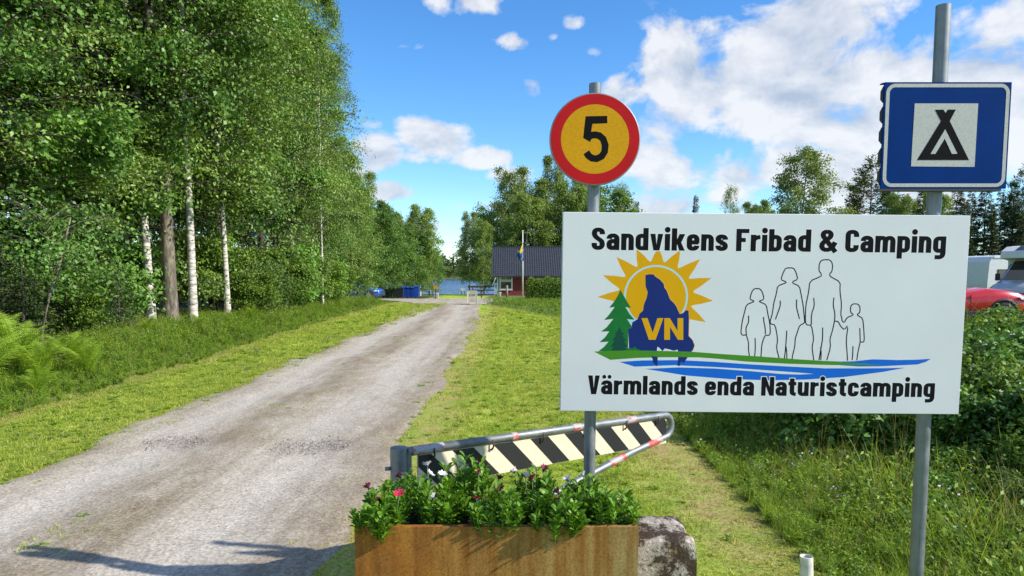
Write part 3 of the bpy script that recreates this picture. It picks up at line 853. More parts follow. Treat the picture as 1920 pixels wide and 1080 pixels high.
# ------------------------------------------------------------------ lettering: a heavy condensed sans drawn with a broad pen
HX, HY, XH = .120, .095, .745
def G_(W, strokes=(), polys=(), dots=()): return dict(W=W, s=strokes, p=polys, d=dots)
a_, t_, b_ = HX, XH-HY, HY
def bowl(R_, a=a_):   # closed bowl to the left of a stem at R_
    return [('M', R_, .52), ('C', R_, .61, .38, t_, .285, t_), ('C', .17, t_, a, .59, a, .48), ('L', a, .265), ('C', a, .15, .17, b_, .285, b_), ('C', .38, b_, R_, .13, R_, .23)]
def mirror(path, W):
    out = []
    for c in path:
        q = [c[0]]
        for i in range(1, len(c), 2): q += [W - c[i], c[i+1]]
        out.append(tuple(q))
    return out
Wd = .58; Rd = Wd - a_
GL = {
 'n': G_(.57, [[('M', a_, 0), ('L', a_, XH)], [('M', a_, .40), ('C', a_, .60, .20, t_, .30, t_), ('C', .41, t_, .45, .58, .45, .47), ('L', .45, 0)]]),
 'm': G_(.91, [[('M', a_, 0), ('L', a_, XH)], [('M', a_, .40), ('C', a_, .60, .20, t_, .30, t_), ('C', .41, t_, .455, .58, .455, .47), ('L', .455, 0)],
               [('M', .455, .40), ('C', .455, .60, .54, t_, .64, t_), ('C', .75, t_, .79, .58, .79, .47), ('L', .79, 0)]]),
 'u': G_(.57, [[('M', .45, 0), ('L', .45, XH)], [('M', a_, XH), ('L', a_, .28), ('C', a_, .15, .16, b_, .27, b_), ('C', .37, b_, .45, .15, .45, .34)]]),
 'a': G_(Wd, [[('M', Rd, 0), ('L', Rd, .48), ('C', Rd, .60, .40, t_, .285, t_), ('C', .17, t_, a_, .60, a_, .50)],
              [('M', Rd, .405), ('L', .30, .405), ('C', .17, .405, a_, .35, a_, .25), ('C', a_, .14, .16, b_, .25, b_), ('C', .36, b_, Rd, .15, Rd, .28)]]),
 'd': G_(Wd, [[('M', Rd, 0), ('L', Rd, 1.0)], bowl(Rd)]),
 'b': G_(Wd, [[('M', a_, 0), ('L', a_, 1.0)], mirror(bowl(Rd), Wd)]),
 'p': G_(Wd, [[('M', a_, -.27), ('L', a_, XH)], mirror(bowl(Rd), Wd)]),
 'g': G_(Wd, [[('M', Rd, XH), ('L', Rd, .02), ('C', Rd, -.13, .40, -.19, .27, -.19), ('L', .10, -.19)], bowl(Rd)]),
 'e': G_(.57, [[('M', a_+.02, .375), ('L', .53, .375)], [('M', .45, .34), ('L', .45, .48), ('C', .45, .60, .39, t_, .285, t_), ('C', .17, t_, a_, .60, a_, .48), ('L', a_, .265),
               ('C', a_, .14, .17, b_, .285, b_), ('C', .39, b_, .45, .14, .45, .235)]]),
 'c': G_(.56, [[('M', .44, .46), ('L', .44, .49), ('C', .44, .60, .39, t_, .285, t_), ('C', .17, t_, a_, .60, a_, .48), ('L', a_, .265), ('C', a_, .14, .17, b_, .285, b_), ('C', .39, b_, .44, .14, .44, .25), ('L', .44, .28)]]),
 's': G_(.56, [[('M', .44, .505), ('C', .44, .60, .38, t_, .28, t_), ('C', .16, t_, a_, .61, a_, .54), ('C', a_, .45, .2, .42, .28, .375), ('C', .38, .33, .44, .31, .44, .215), ('C', .44, .13, .38, b_, .28, b_), ('C', .17, b_, a_, .14, a_, .245)]]),
 'S': G_(.59, [[('M', .47, .70), ('L', .47, .76), ('C', .47, .86, .40, .905, .295, .905), ('C', .17, .905, a_, .86, a_, .75), ('C', a_, .62, .2, .57, .295, .50), ('C', .39, .44, .47, .40, .47, .26), ('C', .47, .14, .40, b_, .295, b_), ('C', .18, b_, a_, .14, a_, .24), ('L', a_, .32)]]),
 'C': G_(.61, [[('M', .49, .68), ('L', .49, .75), ('C', .49, .86, .42, .905, .305, .905), ('C', .18, .905, a_, .86, a_, .75), ('L', a_, .25), ('C', a_, .14, .18, b_, .305, b_), ('C', .42, b_, .49, .14, .49, .25), ('L', .49, .32)]]),
 'v': G_(.58, polys=[[(0, XH), (.235, XH), (.29, .26), (.345, XH), (.58, XH), (.425, 0), (.155, 0)]]),
 'V': G_(.60, polys=[[(0, 1), (.24, 1), (.30, .33), (.36, 1), (.60, 1), (.43, 0), (.17, 0)]]),
 'k': G_(.60, [[('M', a_, 0), ('L', a_, 1.0)]], [[(.20, .30), (.20, .42), (.345, XH), (.60, XH), (.43, .36), (.60, 0), (.345, 0), (.26, .26)]]),
 'i': G_(.24, [[('M', a_, 0), ('L', a_, XH)]], dots=[(a_, .93, .132)]),
 'l': G_(.24, [[('M', a_, 0), ('L', a_, 1.0)]]),
 'r': G_(.43, [[('M', a_, 0), ('L', a_, XH)], [('M', a_, .40), ('C', a_, .56, .22, .625, .43, .640)]]),
 't': G_(.41, [[('M', .19, .93), ('L', .19, .27), ('C', .19, .15, .22, b_, .40, b_)], [('M', 0, .655), ('L', .40, .655)]]),
 'F': G_(.575, polys=[[(0, 0), (0, 1), (.575, 1), (.575, .81), (.243, .81), (.243, .60), (.43, .60), (.43, .41), (.243, .41), (.243, 0)]]),
 'N': G_(.66, polys=[[(0, 0), (0, 1), (.235, 1), (.425, .48), (.425, 1), (.66, 1), (.66, 0), (.43, 0), (.235, .50), (.235, 0)]]),
 '&': G_(.80, [[('M', .745, -.005), ('L', .22, .64), ('C', .13, .75, .15, .905, .345, .905)], [('M', .34, .905), ('C', .53, .905, .57, .72, .43, .62), ('L', .30, .52)], [('M', .36, .565), ('L', .22, .45), ('C', .06, .33, .10, b_, .34, b_)], [('M', .33, b_), ('C', .52, b_, .60, .22, .715, .44)]]),
 ' ': G_(.22)}
GL['ä'] = dict(GL['a'], d=[(.155, .93, .105), (.425, .93, .105)])

def sample(path, k=9):
    pts = []
    for c in path:
        if c[0] in 'ML': pts.append((c[1], c[2]))
        else:
            p0 = pts[-1]
            for i in range(1, k+1):
                t = i/k; q = 1-t
                pts.append(tuple(q**3*p0[j] + 3*q*q*t*c[1+j] + 3*q*t*t*c[3+j] + t**3*c[5+j] for j in (0, 1)))
    return pts
def grow(poly, d):
    """push the outline of a polygon outwards"""
    n = len(poly)
    a = sum(poly[i][0]*poly[(i+1) % n][1] - poly[(i+1) % n][0]*poly[i][1] for i in range(n))
    s = 1 if a > 0 else -1
    out = []
    for i in range(n):
        p0, p, p1 = poly[i-1], poly[i], poly[(i+1) % n]
        def nrm(a_1, b_1):
            x, z = b_1[0]-a_1[0], b_1[1]-a_1[1]; l = math.hypot(x, z) or 1; return (z/l*s, -x/l*s)
        n0, n1 = nrm(p0, p), nrm(p, p1)
        bx_, bz_ = n0[0]+n1[0], n0[1]+n1[1]; l = math.hypot(bx_, bz_) or 1
        bx_, bz_ = bx_/l, bz_/l
        k = d/max(.45, bx_*n0[0] + bz_*n0[1])
        out.append((p[0]+bx_*k, p[1]+bz_*k))
    return out
def text_width(txt, gap): return sum(GL[c]['W'] for c in txt) + gap*(len(txt)-1)
def write(txt, x0, z0, cap, width, parent, y, mat, name, extra=0.0, gap=.07):
    """each letter is a part of its own; extra > 0 draws a broader outline"""
    sx = width/text_width(txt, gap); x = x0; n = 0
    for ch in txt:
        g = GL[ch]; mb = MB(); k = 0
        for s in g['s']:
            pts = [(x + px*sx, z0 + pz*cap) for px, pz in sample(s)]
            if extra:
                for e, o in ((0, 1), (-1, -2)):
                    p, q = pts[e], pts[o]; l = math.hypot(p[0]-q[0], p[1]-q[1]) or 1
                    pts[e] = (p[0] + (p[0]-q[0])/l*extra, p[1] + (p[1]-q[1])/l*extra)
            mb.stroke(pts, HX*sx+extra, HY*cap+extra, y - .000010*k, y+.0008); k += 1
        for p in g['p']:
            P = [(x + px*sx, z0 + pz*cap) for px, pz in p]
            mb.prism(grow(P, extra) if extra else P, y - .000010*k, y+.0008); k += 1
        for dx, dz, r_ in g['d']:
            P = [(x + dx*sx + (r_*cap+extra)*math.cos(i*math.pi/10), z0 + dz*cap + (r_*cap+extra)*math.sin(i*math.pi/10)) for i in range(20)]
            mb.prism(P, y - .000010*k, y+.0008); k += 1
        if mb.v: mb.build(name, mat, parent)
        x += (g['W'] + gap)*sx; n += 1

# ------------------------------------------------------------------ the white board
BY = 3.24
ROLL = -.0088
BC = (at(1056, 398, BY) + at(1823, 403, BY) + at(1795, 778, BY) + at(1050, 770, BY))/4
BW, BH = 1.803, .891
board = thing('sign_board', (BC.x, BY, BC.z), 'large white board with black lettering, sun logo and outlined figures', 'sign')
board.rotation_euler = (0, -ROLL, 0)
def S(u, v):
    p = at(u, v, BY); dx, dz = p.x - BC.x, p.z - BC.z
    c, s = math.cos(-ROLL), math.sin(-ROLL)
    return (dx*c - dz*s, dx*s + dz*c)
def white_panel():
    m, nt, b = new_mat('white_panel_print')
    f = noise(nt, 2.5, 5, .6); sp = noise(nt, 90, 2, .5)
    c = ramp(nt, f, [(.3, (.67, .685, .71)), (.7, (.72, .735, .76))])
    c = mixc(nt, ramp(nt, sp, [(.22, (.5,)*3), (.25, (0,)*3)]), c, (.35, .33, .30))
    nt.links.new(c, b.inputs['Base Color']); b.inputs['Roughness'].default_value = .38
    return m
M['white_panel'] = white_panel()
pm = MB(); pm.box(-BW/2, BW/2, 0, .024, -BH/2, BH/2, .002)
panel = pm.build('panel', M['white_panel'], board)
ed = MB()
for (x0, x1, z0, z1) in ((-BW/2-.0015, -BW/2+.010, -BH/2, BH/2), (BW/2-.010, BW/2+.0015, -BH/2, BH/2)):
    ed.box(x0, x1, .0245, .032, z0, z1)
ed.box(-BW/2+.0105, BW/2-.0105, .0245, .032, BH/2-.010, BH/2+.0015); ed.box(-BW/2+.0105, BW/2-.0105, .0245, .032, -BH/2-.0015, -BH/2+.010)
ed.build('back_frame', paint('board_edge', (.62, .62, .62), .5), board)
clamps(board, (.354-BC.x+.008,), (.30, -.32), POST_Y-BY, .0266)
clamps(board, (1.895-BC.x,), (.30, -.32), POST_Y-BY, .031)
M['ink'] = paint('black_print', (.010, .010, .012), .8, .1, spec=.06)
M['halo'] = paint('white_print', (.76, .78, .80), .6, .02, spec=.2)
M['p_sun'] = paint('sun_yellow_print', (.70, .36, .004), .7, .03, spec=.12)
M['p_ring'] = paint('pale_blue_print', (.42, .66, .74), .7, .03, spec=.12)
M['p_navy'] = paint('navy_print', (.010, .028, .165), .7, .05, spec=.12)
M['p_green'] = paint('green_print', (.012, .16, .035), .7, .05, spec=.12)
M['p_green2'] = paint('dark_green_print', (.008, .070, .048), .7, .05, spec=.12)
M['p_grass'] = paint('grass_green_print', (.065, .25, .022), .7, .05, spec=.12)
M['p_blue'] = paint('water_blue_print', (.008, .135, .62), .7, .05, spec=.12)
def art(name, mat, polys, layer, zz=0):
    for i, p in enumerate(polys): MB().prism([S(*q) for q in p], -.000022*layer - .000003*i, .002).build(name, mat, board)
q1 = lambda L_: [(1110 + x/4.5, 460 + y/4.5) for x, y in L_]           # traced in an enlarged view of the emblem
# sun with rays: straight tips, rounded hollows
sun_c = (1110 + 545/4.5, 460 + 430/4.5)
tips = [(46, 436), (90, 252), (206, 98), (375, 30), (560, 20), (745, 40), (912, 116), (1008, 275), (1022, 468), (960, 648)]
hol = [(228, 372), (278, 262), (378, 178), (492, 132), (612, 138), (728, 188), (822, 276), (858, 392), (842, 514)]
sp = [(180, 470), tips[0]]
for i, h in enumerate(hol):
    p, q = tips[i], tips[i+1]
    def tow(a, b, f): return (a[0] + (b[0]-a[0])*f, a[1] + (b[1]-a[1])*f)
    sp += [tow(p, h, .55), tow(tow(p, h, .86), (545, 430), .04), tow(h, (545, 430), .02), tow(tow(h, q, .14), (545, 430), .04), tow(h, q, .45), q]
sp += [(800, 620), (760, 640), (340, 640), (260, 560)]
art('sun_emblem', M['p_sun'], [q1(sp)], 1)
ring = MB(); rp = [S(1110 + (540 + 262*math.cos(a))/4.5, 460 + (432 - 258*math.sin(a))/4.5) for a in np.linspace(-.62, math.pi+.85, 60)]
ring.stroke(rp, .0042, .0042, -.000022*2, .002)
ring.build('sun_ring', M['p_ring'], board)
art('pale_gap', M['p_ring'], [q1([(292, 625), (380, 620), (372, 660), (335, 675)])], 1.5)
navy = [(450, 252), (475, 244), (520, 244), (532, 262), (575, 290), (606, 325), (610, 355), (632, 385), (658, 455), (690, 485), (712, 515), (740, 580), (768, 572), (790, 548), (815, 550),
        (818, 620), (815, 765), (848, 800), (865, 845), (850, 885), (835, 900), (730, 905), (722, 880), (690, 890), (660, 880), (615, 870), (595, 892), (565, 862), (552, 855), (545, 905), (340, 890), (312, 868), (305, 705), (332, 700), (340, 650), (385, 622), (402, 575),
        (430, 552), (438, 500), (462, 440), (470, 395), (452, 345)]
rim = MB(); rim.stroke([S(*p) for p in q1(navy[:22])], .0020, .0020, -.000022*3.0, .002)
rim.build('province_rim', paint('orange_outline', (.80, .40, .06), .45), board)
art('province_shape', M['p_navy'], [q1(navy)], 3.6)
art('province_leg', M['p_navy'], [q1([(500, 935), (555, 940), (552, 1020), (540, 1016), (515, 988), (512, 962)]),
                                   q1([(728, 940), (808, 945), (768, 1000), (760, 980), (748, 985), (740, 1018), (720, 1016)])], 7)
tree1 = [(240, 374), (265, 420), (300, 480), (330, 528), (280, 520), (318, 580), (360, 628), (296, 622), (340, 690), (335, 700), (306, 704), (305, 868), (345, 870), (360, 852), (375, 872), (398, 880), (410, 893), (55, 893), (100, 858), (140, 812), (64, 818), (110, 775), (146, 726), (75, 728),
         (125, 690), (180, 620), (102, 630), (140, 590), (192, 520), (145, 526), (190, 470), (220, 418)]
art('fir_emblem', M['p_green'], [q1(tree1)], 4.6)
tree2 = [(230, 685), (250, 725), (275, 755), (255, 755), (288, 808), (268, 806), (300, 858), (278, 857), (296, 889), (160, 889), (185, 855), (155, 855), (195, 802), (168, 806), (208, 752), (187, 752), (215, 720)]
art('small_fir_emblem', M['p_green2'], [q1(tree2)], 5.4)
art('grass_swoosh', M['p_grass'], [q1([(16, 896), (300, 886), (560, 890), (850, 898), (1080, 916)]) + [(1420, 668), (1500, 674), (1600, 680), (1660, 684.5), (1560, 684.5), (1480, 682), (1400, 678), (1350, 673)] + q1([(900, 945), (600, 944), (380, 950), (155, 966)])], 6.2)
q3 = lambda L_: [(1100 + x*660/1920, 640 + y*140/407) for x, y in L_]
art('water_swoosh', M['p_blue'], [q3([(1130, 108), (1280, 106), (1380, 110), (1450, 109), (1560, 98), (1700, 102), (1795, 100), (1878, 95), (1850, 112), (1805, 126), (1600, 136), (1480, 137), (1380, 130), (1250, 118)])], 5.4)
art('water_swoosh', M['p_blue'], [q3([(178, 112), (300, 104), (500, 102), (700, 112), (900, 126), (1100, 137), (1300, 147), (1500, 147), (1640, 146), (1738, 144), (1620, 166), (1400, 195), (1200, 208), (1000, 212), (780, 206), (540, 186), (320, 150), (500, 142), (700, 148), (900, 163), (1060, 178), (1160, 181), (1240, 177), (1100, 166), (900, 152), (700, 140), (480, 130), (262, 138)])], 4.6)
art('emblem_letter', M['p_sun'], [q1([(418, 614), (468, 614), (512, 738), (552, 614), (602, 614), (536, 797), (480, 797)])], 5)
art('emblem_letter', M['p_sun'], [q1([(610, 614), (656, 614), (722, 722), (722, 614), (770, 614), (770, 797), (726, 797), (658, 688), (658, 797), (610, 797)])], 5)
# plain outlined figures, seen from behind
qf = lambda L_: [(1380 + x/5.144, 480 + y/5.144) for x, y in L_]
def figure(pts_open, hips=None):
    mb = MB()
    for i, L_ in enumerate(pts_open):
        P = qf(L_); sm = []
        for k in range(len(P)-1):                          # soften the corners
            sm.append((P[k][0]*.8 + P[k+1][0]*.2, P[k][1]*.8 + P[k+1][1]*.2)); sm.append((P[k][0]*.2 + P[k+1][0]*.8, P[k][1]*.2 + P[k+1][1]*.8))
        sm = [P[0]] + sm + [P[-1]]
        mb.stroke([S(*p) for p in sm], .0026, .0026, -.00003 - .000012*i - (.00006 if len(pts_open) == 1 else 0), .002)
    return mb.build('figure_outline', M['ink'], board)
figure([[(130, 975), (120, 900), (122, 840), (100, 760), (60, 765), (46, 740), (60, 630), (80, 550), (100, 470), (170, 442), (172, 432), (132, 418), (150, 350), (175, 315), (230, 315), (255, 350), (272, 418), (225, 435), (228, 442), (292, 470), (305, 550), (325, 640), (332, 740), (318, 768), (285, 762), (265, 800), (248, 860), (240, 985)], [(180, 975), (186, 890), (184, 790)]])
figure([[(420, 1002), (390, 890), (402, 800), (378, 665), (335, 655), (328, 630), (350, 560), (365, 450), (390, 360), (402, 288), (485, 258), (480, 248), (432, 228), (455, 160), (480, 115), (555, 115), (580, 160), (596, 225), (545, 248), (548, 262), (612, 292), (630, 380), (648, 480), (660, 610), (662, 645), (612, 672), (590, 740), (570, 800), (568, 870), (545, 960), (540, 1010)], [(465, 1002), (474, 930), (482, 840), (490, 720)], [(490, 1005), (490, 930), (482, 870)]])
figure([[(750, 1005), (732, 880), (750, 800), (728, 668), (680, 665), (668, 630), (672, 480), (700, 350), (712, 242), (822, 196), (822, 170), (800, 145), (802, 80), (820, 45), (850, 36), (900, 36), (925, 60), (932, 100), (925, 150), (905, 170), (905, 196), (1005, 250), (1002, 340), (1018, 460), (1010, 570), (1022, 600), (1020, 620), (1042, 645), (1070, 595), (1125, 572), (1130, 562), (1105, 545), (1104, 490), (1125, 462), (1175, 462), (1196, 490), (1195, 545), (1170, 562), (1172, 572), (1222, 602), (1232, 700), (1238, 815), (1225, 832), (1198, 828)], [(955, 628), (985, 632), (1010, 680), (1045, 712), (1080, 665), (1062, 820), (1072, 940), (1075, 1010)], [(1198, 828), (1175, 930), (1165, 1005)], [(1120, 1005), (1126, 940), (1128, 870)], [(950, 630), (930, 720), (905, 800), (912, 880), (875, 1005)], [(800, 1005), (818, 900), (835, 800), (836, 690)], [(818, 1005), (822, 930), (815, 880)]])
for arm in ([(122, 575), (122, 640), (95, 690), (100, 765)], [(265, 588), (270, 640), (282, 700), (283, 755)], [(426, 430), (428, 480), (395, 570), (380, 612)], [(585, 420), (582, 490), (600, 560), (612, 608)],
            [(750, 405), (756, 480), (728, 560), (725, 668)], [(945, 402), (936, 470), (955, 560), (950, 630)], [(1194, 695), (1196, 760), (1198, 828)]):
    figure([arm])
# lettering
def line(txt, u0, u1, v0, v1, cap_px, gap=.07):
    a, b = S(u0, v0), S(u1, v1)
    c = S(u0, v0 - cap_px)
    cap = c[1] - a[1]
    write(txt, a[0], (a[1]+b[1])/2, cap, b[0]-a[0], board, -.00018, M['halo'], 'letter_outline', .0032, gap)
    write(txt, a[0], (a[1]+b[1])/2, cap, b[0]-a[0], board, -.00026, M['ink'], 'letter', 0, gap)
line('Sandvikens Fribad & Camping', 1109, 1773, 470.5, 472.5, 42.0)
line('Värmlands enda Naturistcamping', 1102, 1752, 739.5, 744.5, 35.5)

# ------------------------------------------------------------------ speed limit sign
SC = at(1115, 262, BY - .005); SR = .1967
spd = thing('speed_limit_sign', (SC.x, BY - .005, SC.z), 'round red and yellow sign with a black number five', 'sign')
M['s_red'] = paint('red_reflective', (.50, .006, .010), .55, .08, 9, spec=.2)
def reflective(name, col):
    m, nt, b = new_mat(name)
    tc = nt.nodes.new('ShaderNodeTexCoord')
    v = nt.nodes.new('ShaderNodeTexVoronoi'); v.inputs['Scale'].default_value = 95; nt.links.new(tc.outputs['Object'], v.inputs['Vector'])
    f = noise(nt, 5, 4)
    c = mixc(nt, .5, ramp(nt, v.outputs['Distance'], [(.1, tuple(x*.82 for x in col)), (.6, tuple(min(1, x*1.12) for x in col))]), ramp(nt, f, [(.3, tuple(x*.9 for x in col)), (.7, col)]))
    nt.links.new(c, b.inputs['Base Color']); b.inputs['Roughness'].default_value = .6; b.inputs['Specular IOR Level'].default_value = .2
    return m
M['s_yel'] = reflective('yellow_reflective', (.64, .31, .002))
M['s_blue'] = paint('blue_sheeting', (.0015, .034, .185), .75, .1, 7, spec=.05)
M['s_white'] = reflective('white_reflective', (.50, .50, .47))
M['alu'] = paint('sign_aluminium', (.30, .31, .31), .45, .15, metal=.6)
d = MB(); d.lathe([(0.001, .010), (SR-.004, .010), (SR, .013), (SR+.002, .006), (SR+.002, -.008), (SR-.002, -.012)], 64, axis='y', smooth=False)
d.lathe([(SR-.002, -.012), (.0005, -.0121)], 64, axis='y', smooth=False); d.build('plate', M['alu'], spd)
e = MB(); e.lathe([(.1485, -.0128), (SR-.0035, -.0128), (SR-.0025, -.0105)], 64, axis='y', smooth=False); e.lathe([(.1485, -.0128), (.1485, -.010)], 64, axis='y'); e.build('red_border', M['s_red'], spd)
e = MB(); e.lathe([(.0005, -.0131), (.1487, -.0131), (.1489, -.0112)], 64, axis='y', smooth=False); e.build('yellow_face', M['s_yel'], spd)
five = MB()
fx = lambda L_: [((1000 + x/4.154 - 1115)/FPX*BY, (262 - (140 + y/4.154))/FPX*BY) for x, y in L_]
k = 0
five.prism(fx([(405, 336), (569, 333), (570, 388), (457, 392), (448, 452), (444, 528), (388, 498)]), -.0134, -.0122)
arc = [(430, 492), (448, 478), (475, 474), (510, 480), (540, 505), (556, 550), (552, 600), (530, 635), (492, 653), (455, 648), (430, 630), (412, 604)]
five.stroke(fx(arc), .0149, .0149, -.01345, -.0122)
five.build('digit', M['ink'], spd)
clamps(spd, (.354-SC.x+.012,), (.09, -.09), POST_Y-BY+.005, .0266)

# ------------------------------------------------------------------ blue tent sign
CX0, CX1, CZ0, CZ1 = 1.620, 2.171, 2.0154, 2.4717
TW, TH = CX1-CX0, CZ1-CZ0
tent = thing('camping_sign', ((CX0+CX1)/2, BY - .01, (CZ0+CZ1)/2), 'blue square sign with white border and black tent symbol', 'sign')
pm = MB(); pm.box(-TW/2, TW/2, 0, .010, -TH/2, TH/2); pm.build('plate', M['s_blue'], tent)
def rrect(w, h, r_, n=8):
    P = []
    for cx, cz, a0 in ((w-r_, h-r_, 0), (-w+r_, h-r_, 90), (-w+r_, -h+r_, 180), (w-r_, -h+r_, 270)):
        P += [(cx + r_*math.cos(R(a0 + 90*i/n)), cz + r_*math.sin(R(a0 + 90*i/n))) for i in range(n+1)]
    return P
bd = MB(); bd.stroke(rrect(TW/2-.0145, TH/2-.0145, .032), .0076, .0076, -.0010, .002, True); bd.build('white_border', M['s_white'], tent)
ctr = at(1770.5, 254.5, BY-.01)
tq = lambda u, v: ((at(u, v, BY-.01) - tent.location).x, (at(u, v, BY-.01) - tent.location).z)
sq = MB(); sq.prism([tq(1715, 194), tq(1834, 194), tq(1827, 313), tq(1708, 312)], -.0010, .002); sq.build('white_square', M['s_white'], tent)
zz = lambda L_: [tq(1600 + x/2.7, y/2.7) for x, y in L_]
tt = MB(); tt.prism(zz([(413, 556), (455, 555), (466, 573), (478, 555), (518, 555), (487, 613), (584, 810), (322, 810), (443, 613)]), -.0020, .002); tt.build('tent_symbol', M['ink'], tent)
to = MB(); to.prism(zz([(463, 655), (525, 779), (497, 780), (461, 702), (413, 780), (389, 780)]), -.0030, .002); to.build('tent_opening', M['s_white'], tent)
M['rail'] = paint('sign_rail', (.035, .037, .04), .5, .2)
for i in range(5):
    z = TH/2 - .050 - i*.088
    rl = MB(); rl.add([(x, y, z+dz) for x in (-TW/2-.002, TW/2-.01) for y, dz in ((.0102, -.036), (.033, -.018), (.033, .018), (.0102, .036))],
                      [(0, 1, 2, 3), (7, 6, 5, 4), (0, 4, 5, 1), (1, 5, 6, 2), (2, 6, 7, 3), (3, 7, 4, 0)])
    rl.build('back_rail', M['rail'], tent)
fl = MB(); fl.box(-TW/2-.012, TW/2-.02, .0005, .040, -TH/2-.010, -TH/2-.0005); fl.build('bottom_flange', M['rail'], tent)
fl = MB(); fl.box(-TW/2-.006, TW/2, .0105, .034, TH/2-.004, TH/2+.0); fl.build('top_flange', M['s_blue'], tent)
clamps(tent, (1.895-tent.location.x,), (.125, -.125), POST_Y-BY+.01, .031)

# ------------------------------------------------------------------ trees
def tube_np(paths, n):
    """paths: list of (pts (k,3), radii (k,)); returns V, F of open tubes"""
    Vs, Fs, off = [], [], 0
    ang = np.arange(n)*2*math.pi/n
    for P, r_ in paths:
        P = np.asarray(P, float); k = len(P)
        T = np.gradient(P, axis=0); T /= np.linalg.norm(T, axis=1, keepdims=True) + 1e-9
        ref = np.where(np.abs(T[:, 2:3]) > .9, np.array([[1., 0, 0]]), np.array([[0, 0, 1.]]))
        A = np.cross(T, ref); A /= np.linalg.norm(A, axis=1, keepdims=True) + 1e-9
        B = np.cross(T, A)
        ring = P[:, None, :] + (A[:, None, :]*np.cos(ang)[None, :, None] + B[:, None, :]*np.sin(ang)[None, :, None])*np.asarray(r_)[:, None, None]
        Vs.append(ring.reshape(-1, 3))
        i = np.arange(k-1)[:, None]*n; j = np.arange(n)[None, :]; j2 = (j+1) % n
        Fs.append((np.stack([i+j, i+n+j, i+n+j2, i+j2], -1) + off).reshape(-1, 4)); off += k*n
    return np.concatenate(Vs), np.concatenate(Fs)

def broadleaf(name, seed, H, r0, cb, Rc, nl, nsub, nleaf, lsize, bark, leaf, droop=.5, lean=(0, 0), prof=None, wander=.25, spray=.30, hang=.0, branch_mat=None, twigs=True, rise=.55, lwr=.72, clump=.75):
    """returns three meshes: trunk, branches, crown"""
    q = np.random.default_rng(seed)
    k = 14; t = np.linspace(0, 1, k)
    w = np.cumsum(q.normal(0, wander/k**.5, (k, 2)), 0)*t[:, None]
    T = np.stack([w[:, 0] + lean[0]*H*t**1.3, w[:, 1] + lean[1]*H*t**1.3, H*t], -1)
    T[0, 2] = -.25
    tr = r0*(1 - t)**.85 + .012; tr[0] *= 1.25; tr[1] *= 1.03
    V, F = tube_np([(T, tr)], 14)
    trunk = mesh_np(name + '_trunk', V, [F], [bark], smooth=True)
    prof = prof or (lambda s: (np.sin(np.clip(s*.86 + .14, 0, 1)*math.pi)**.7))
    br, subs = [], []
    for i in range(nl):
        f = (i + q.random())/nl
        h = cb + (H*.985 - cb)*f
        tt = h/H
        base = np.array([np.interp(tt, t, T[:, 0]), np.interp(tt, t, T[:, 1]), h])
        az = i*2.399 + q.normal(0, .45)
        L = Rc*float(prof(f))*q.uniform(.65, 1.18) + .25
        d = np.array([math.cos(az), math.sin(az), 0])
        s = np.linspace(0, 1, 6)[:, None]
        P = base + d*L*s + np.array([0, 0, 1])*L*(rise*(1 + .5*f)*s - droop*.75*s*s) + np.cumsum(q.normal(0, .03*L, (6, 3)), 0)*s
        rr = max(.008, r0*.36*(1-tt)**.6)*np.linspace(1, .22, 6)
        br.append((P, rr))
        for j in range(nsub):
            s0 = q.uniform(.22, 1.0); p0 = np.array([np.interp(s0, s[:, 0], P[:, c]) for c in range(3)])
            a2 = az + q.uniform(-1.25, 1.25)
            L2 = L*q.uniform(.22, .50)*(1.15 - .5*s0) + .18
            s2 = np.linspace(0, 1, 4)[:, None]
            P2 = p0 + np.array([math.cos(a2), math.sin(a2), 0])*L2*s2 + np.array([0, 0, 1])*L2*(q.uniform(-.1, .55)*s2 - droop*q.uniform(.5, 1.3)*s2*s2)
            subs.append((P2, rr[2]*.45*np.linspace(1, .3, 4)))
    V1, F1 = tube_np(br, 5)
    if twigs:
        V2, F2 = tube_np(subs, 3); F2 = F2 + len(V1); V1 = np.concatenate([V1, V2]); F1 = np.concatenate([F1, F2])
    branches = mesh_np(name + '_branches', V1, [F1], [branch_mat or bark], smooth=True)
    # leaves
    ns = len(subs)
    limb_w = np.exp(q.normal(0, clump, nl)); limb_b = q.uniform(-.25, .25, nl)
    wgt = np.repeat(limb_w, nsub)*q.uniform(.5, 1.5, ns); sel = q.choice(ns, nleaf, p=wgt/wgt.sum())
    SP = np.stack([p for p, _ in subs])                       # ns,4,3
    tpar = q.uniform(.1, 1.08, nleaf)*3
    i0 = np.clip(tpar.astype(int), 0, 2); fr = (tpar - i0)[:, None]
    c = SP[sel, i0]*(1-fr) + SP[sel, i0+1]*fr
    sig = spray*q.uniform(.5, 1.2, ns)[sel]
    c = c + q.normal(0, 1, (nleaf, 3))*sig[:, None]*np.array([[1, 1, .62]])
    if hang: c[:, 2] -= q.exponential(hang, nleaf)
    out = c - np.stack([np.interp(c[:, 2], T[:, 2], T[:, 0]), np.interp(c[:, 2], T[:, 2], T[:, 1]), c[:, 2]], -1)
    out /= np.linalg.norm(out, axis=1, keepdims=True) + 1e-6
    d = q.normal(0, .8, (nleaf, 3)) + out*.6 + np.array([[0, 0, -.5]])
    nn = q.normal(0, .62, (nleaf, 3)) + out*.5 + np.array([[0, 0, .75]])
    L_ = lsize*q.uniform(.65, 1.3, nleaf)
    V, F = leaf_quads(c, d, nn, L_, L_*lwr*q.uniform(.8, 1.15, nleaf), .10)
    bias = np.clip(q.uniform(.2, .8, ns) + np.repeat(limb_b, nsub), 0, 1)[sel]
    var = np.clip(.55*bias + .45*q.random(nleaf), 0, 1)
    crown = mesh_np(name + '_crown', V, [F], [leaf], attrs={'var': np.repeat(var, 4)})
    return trunk, branches, crown

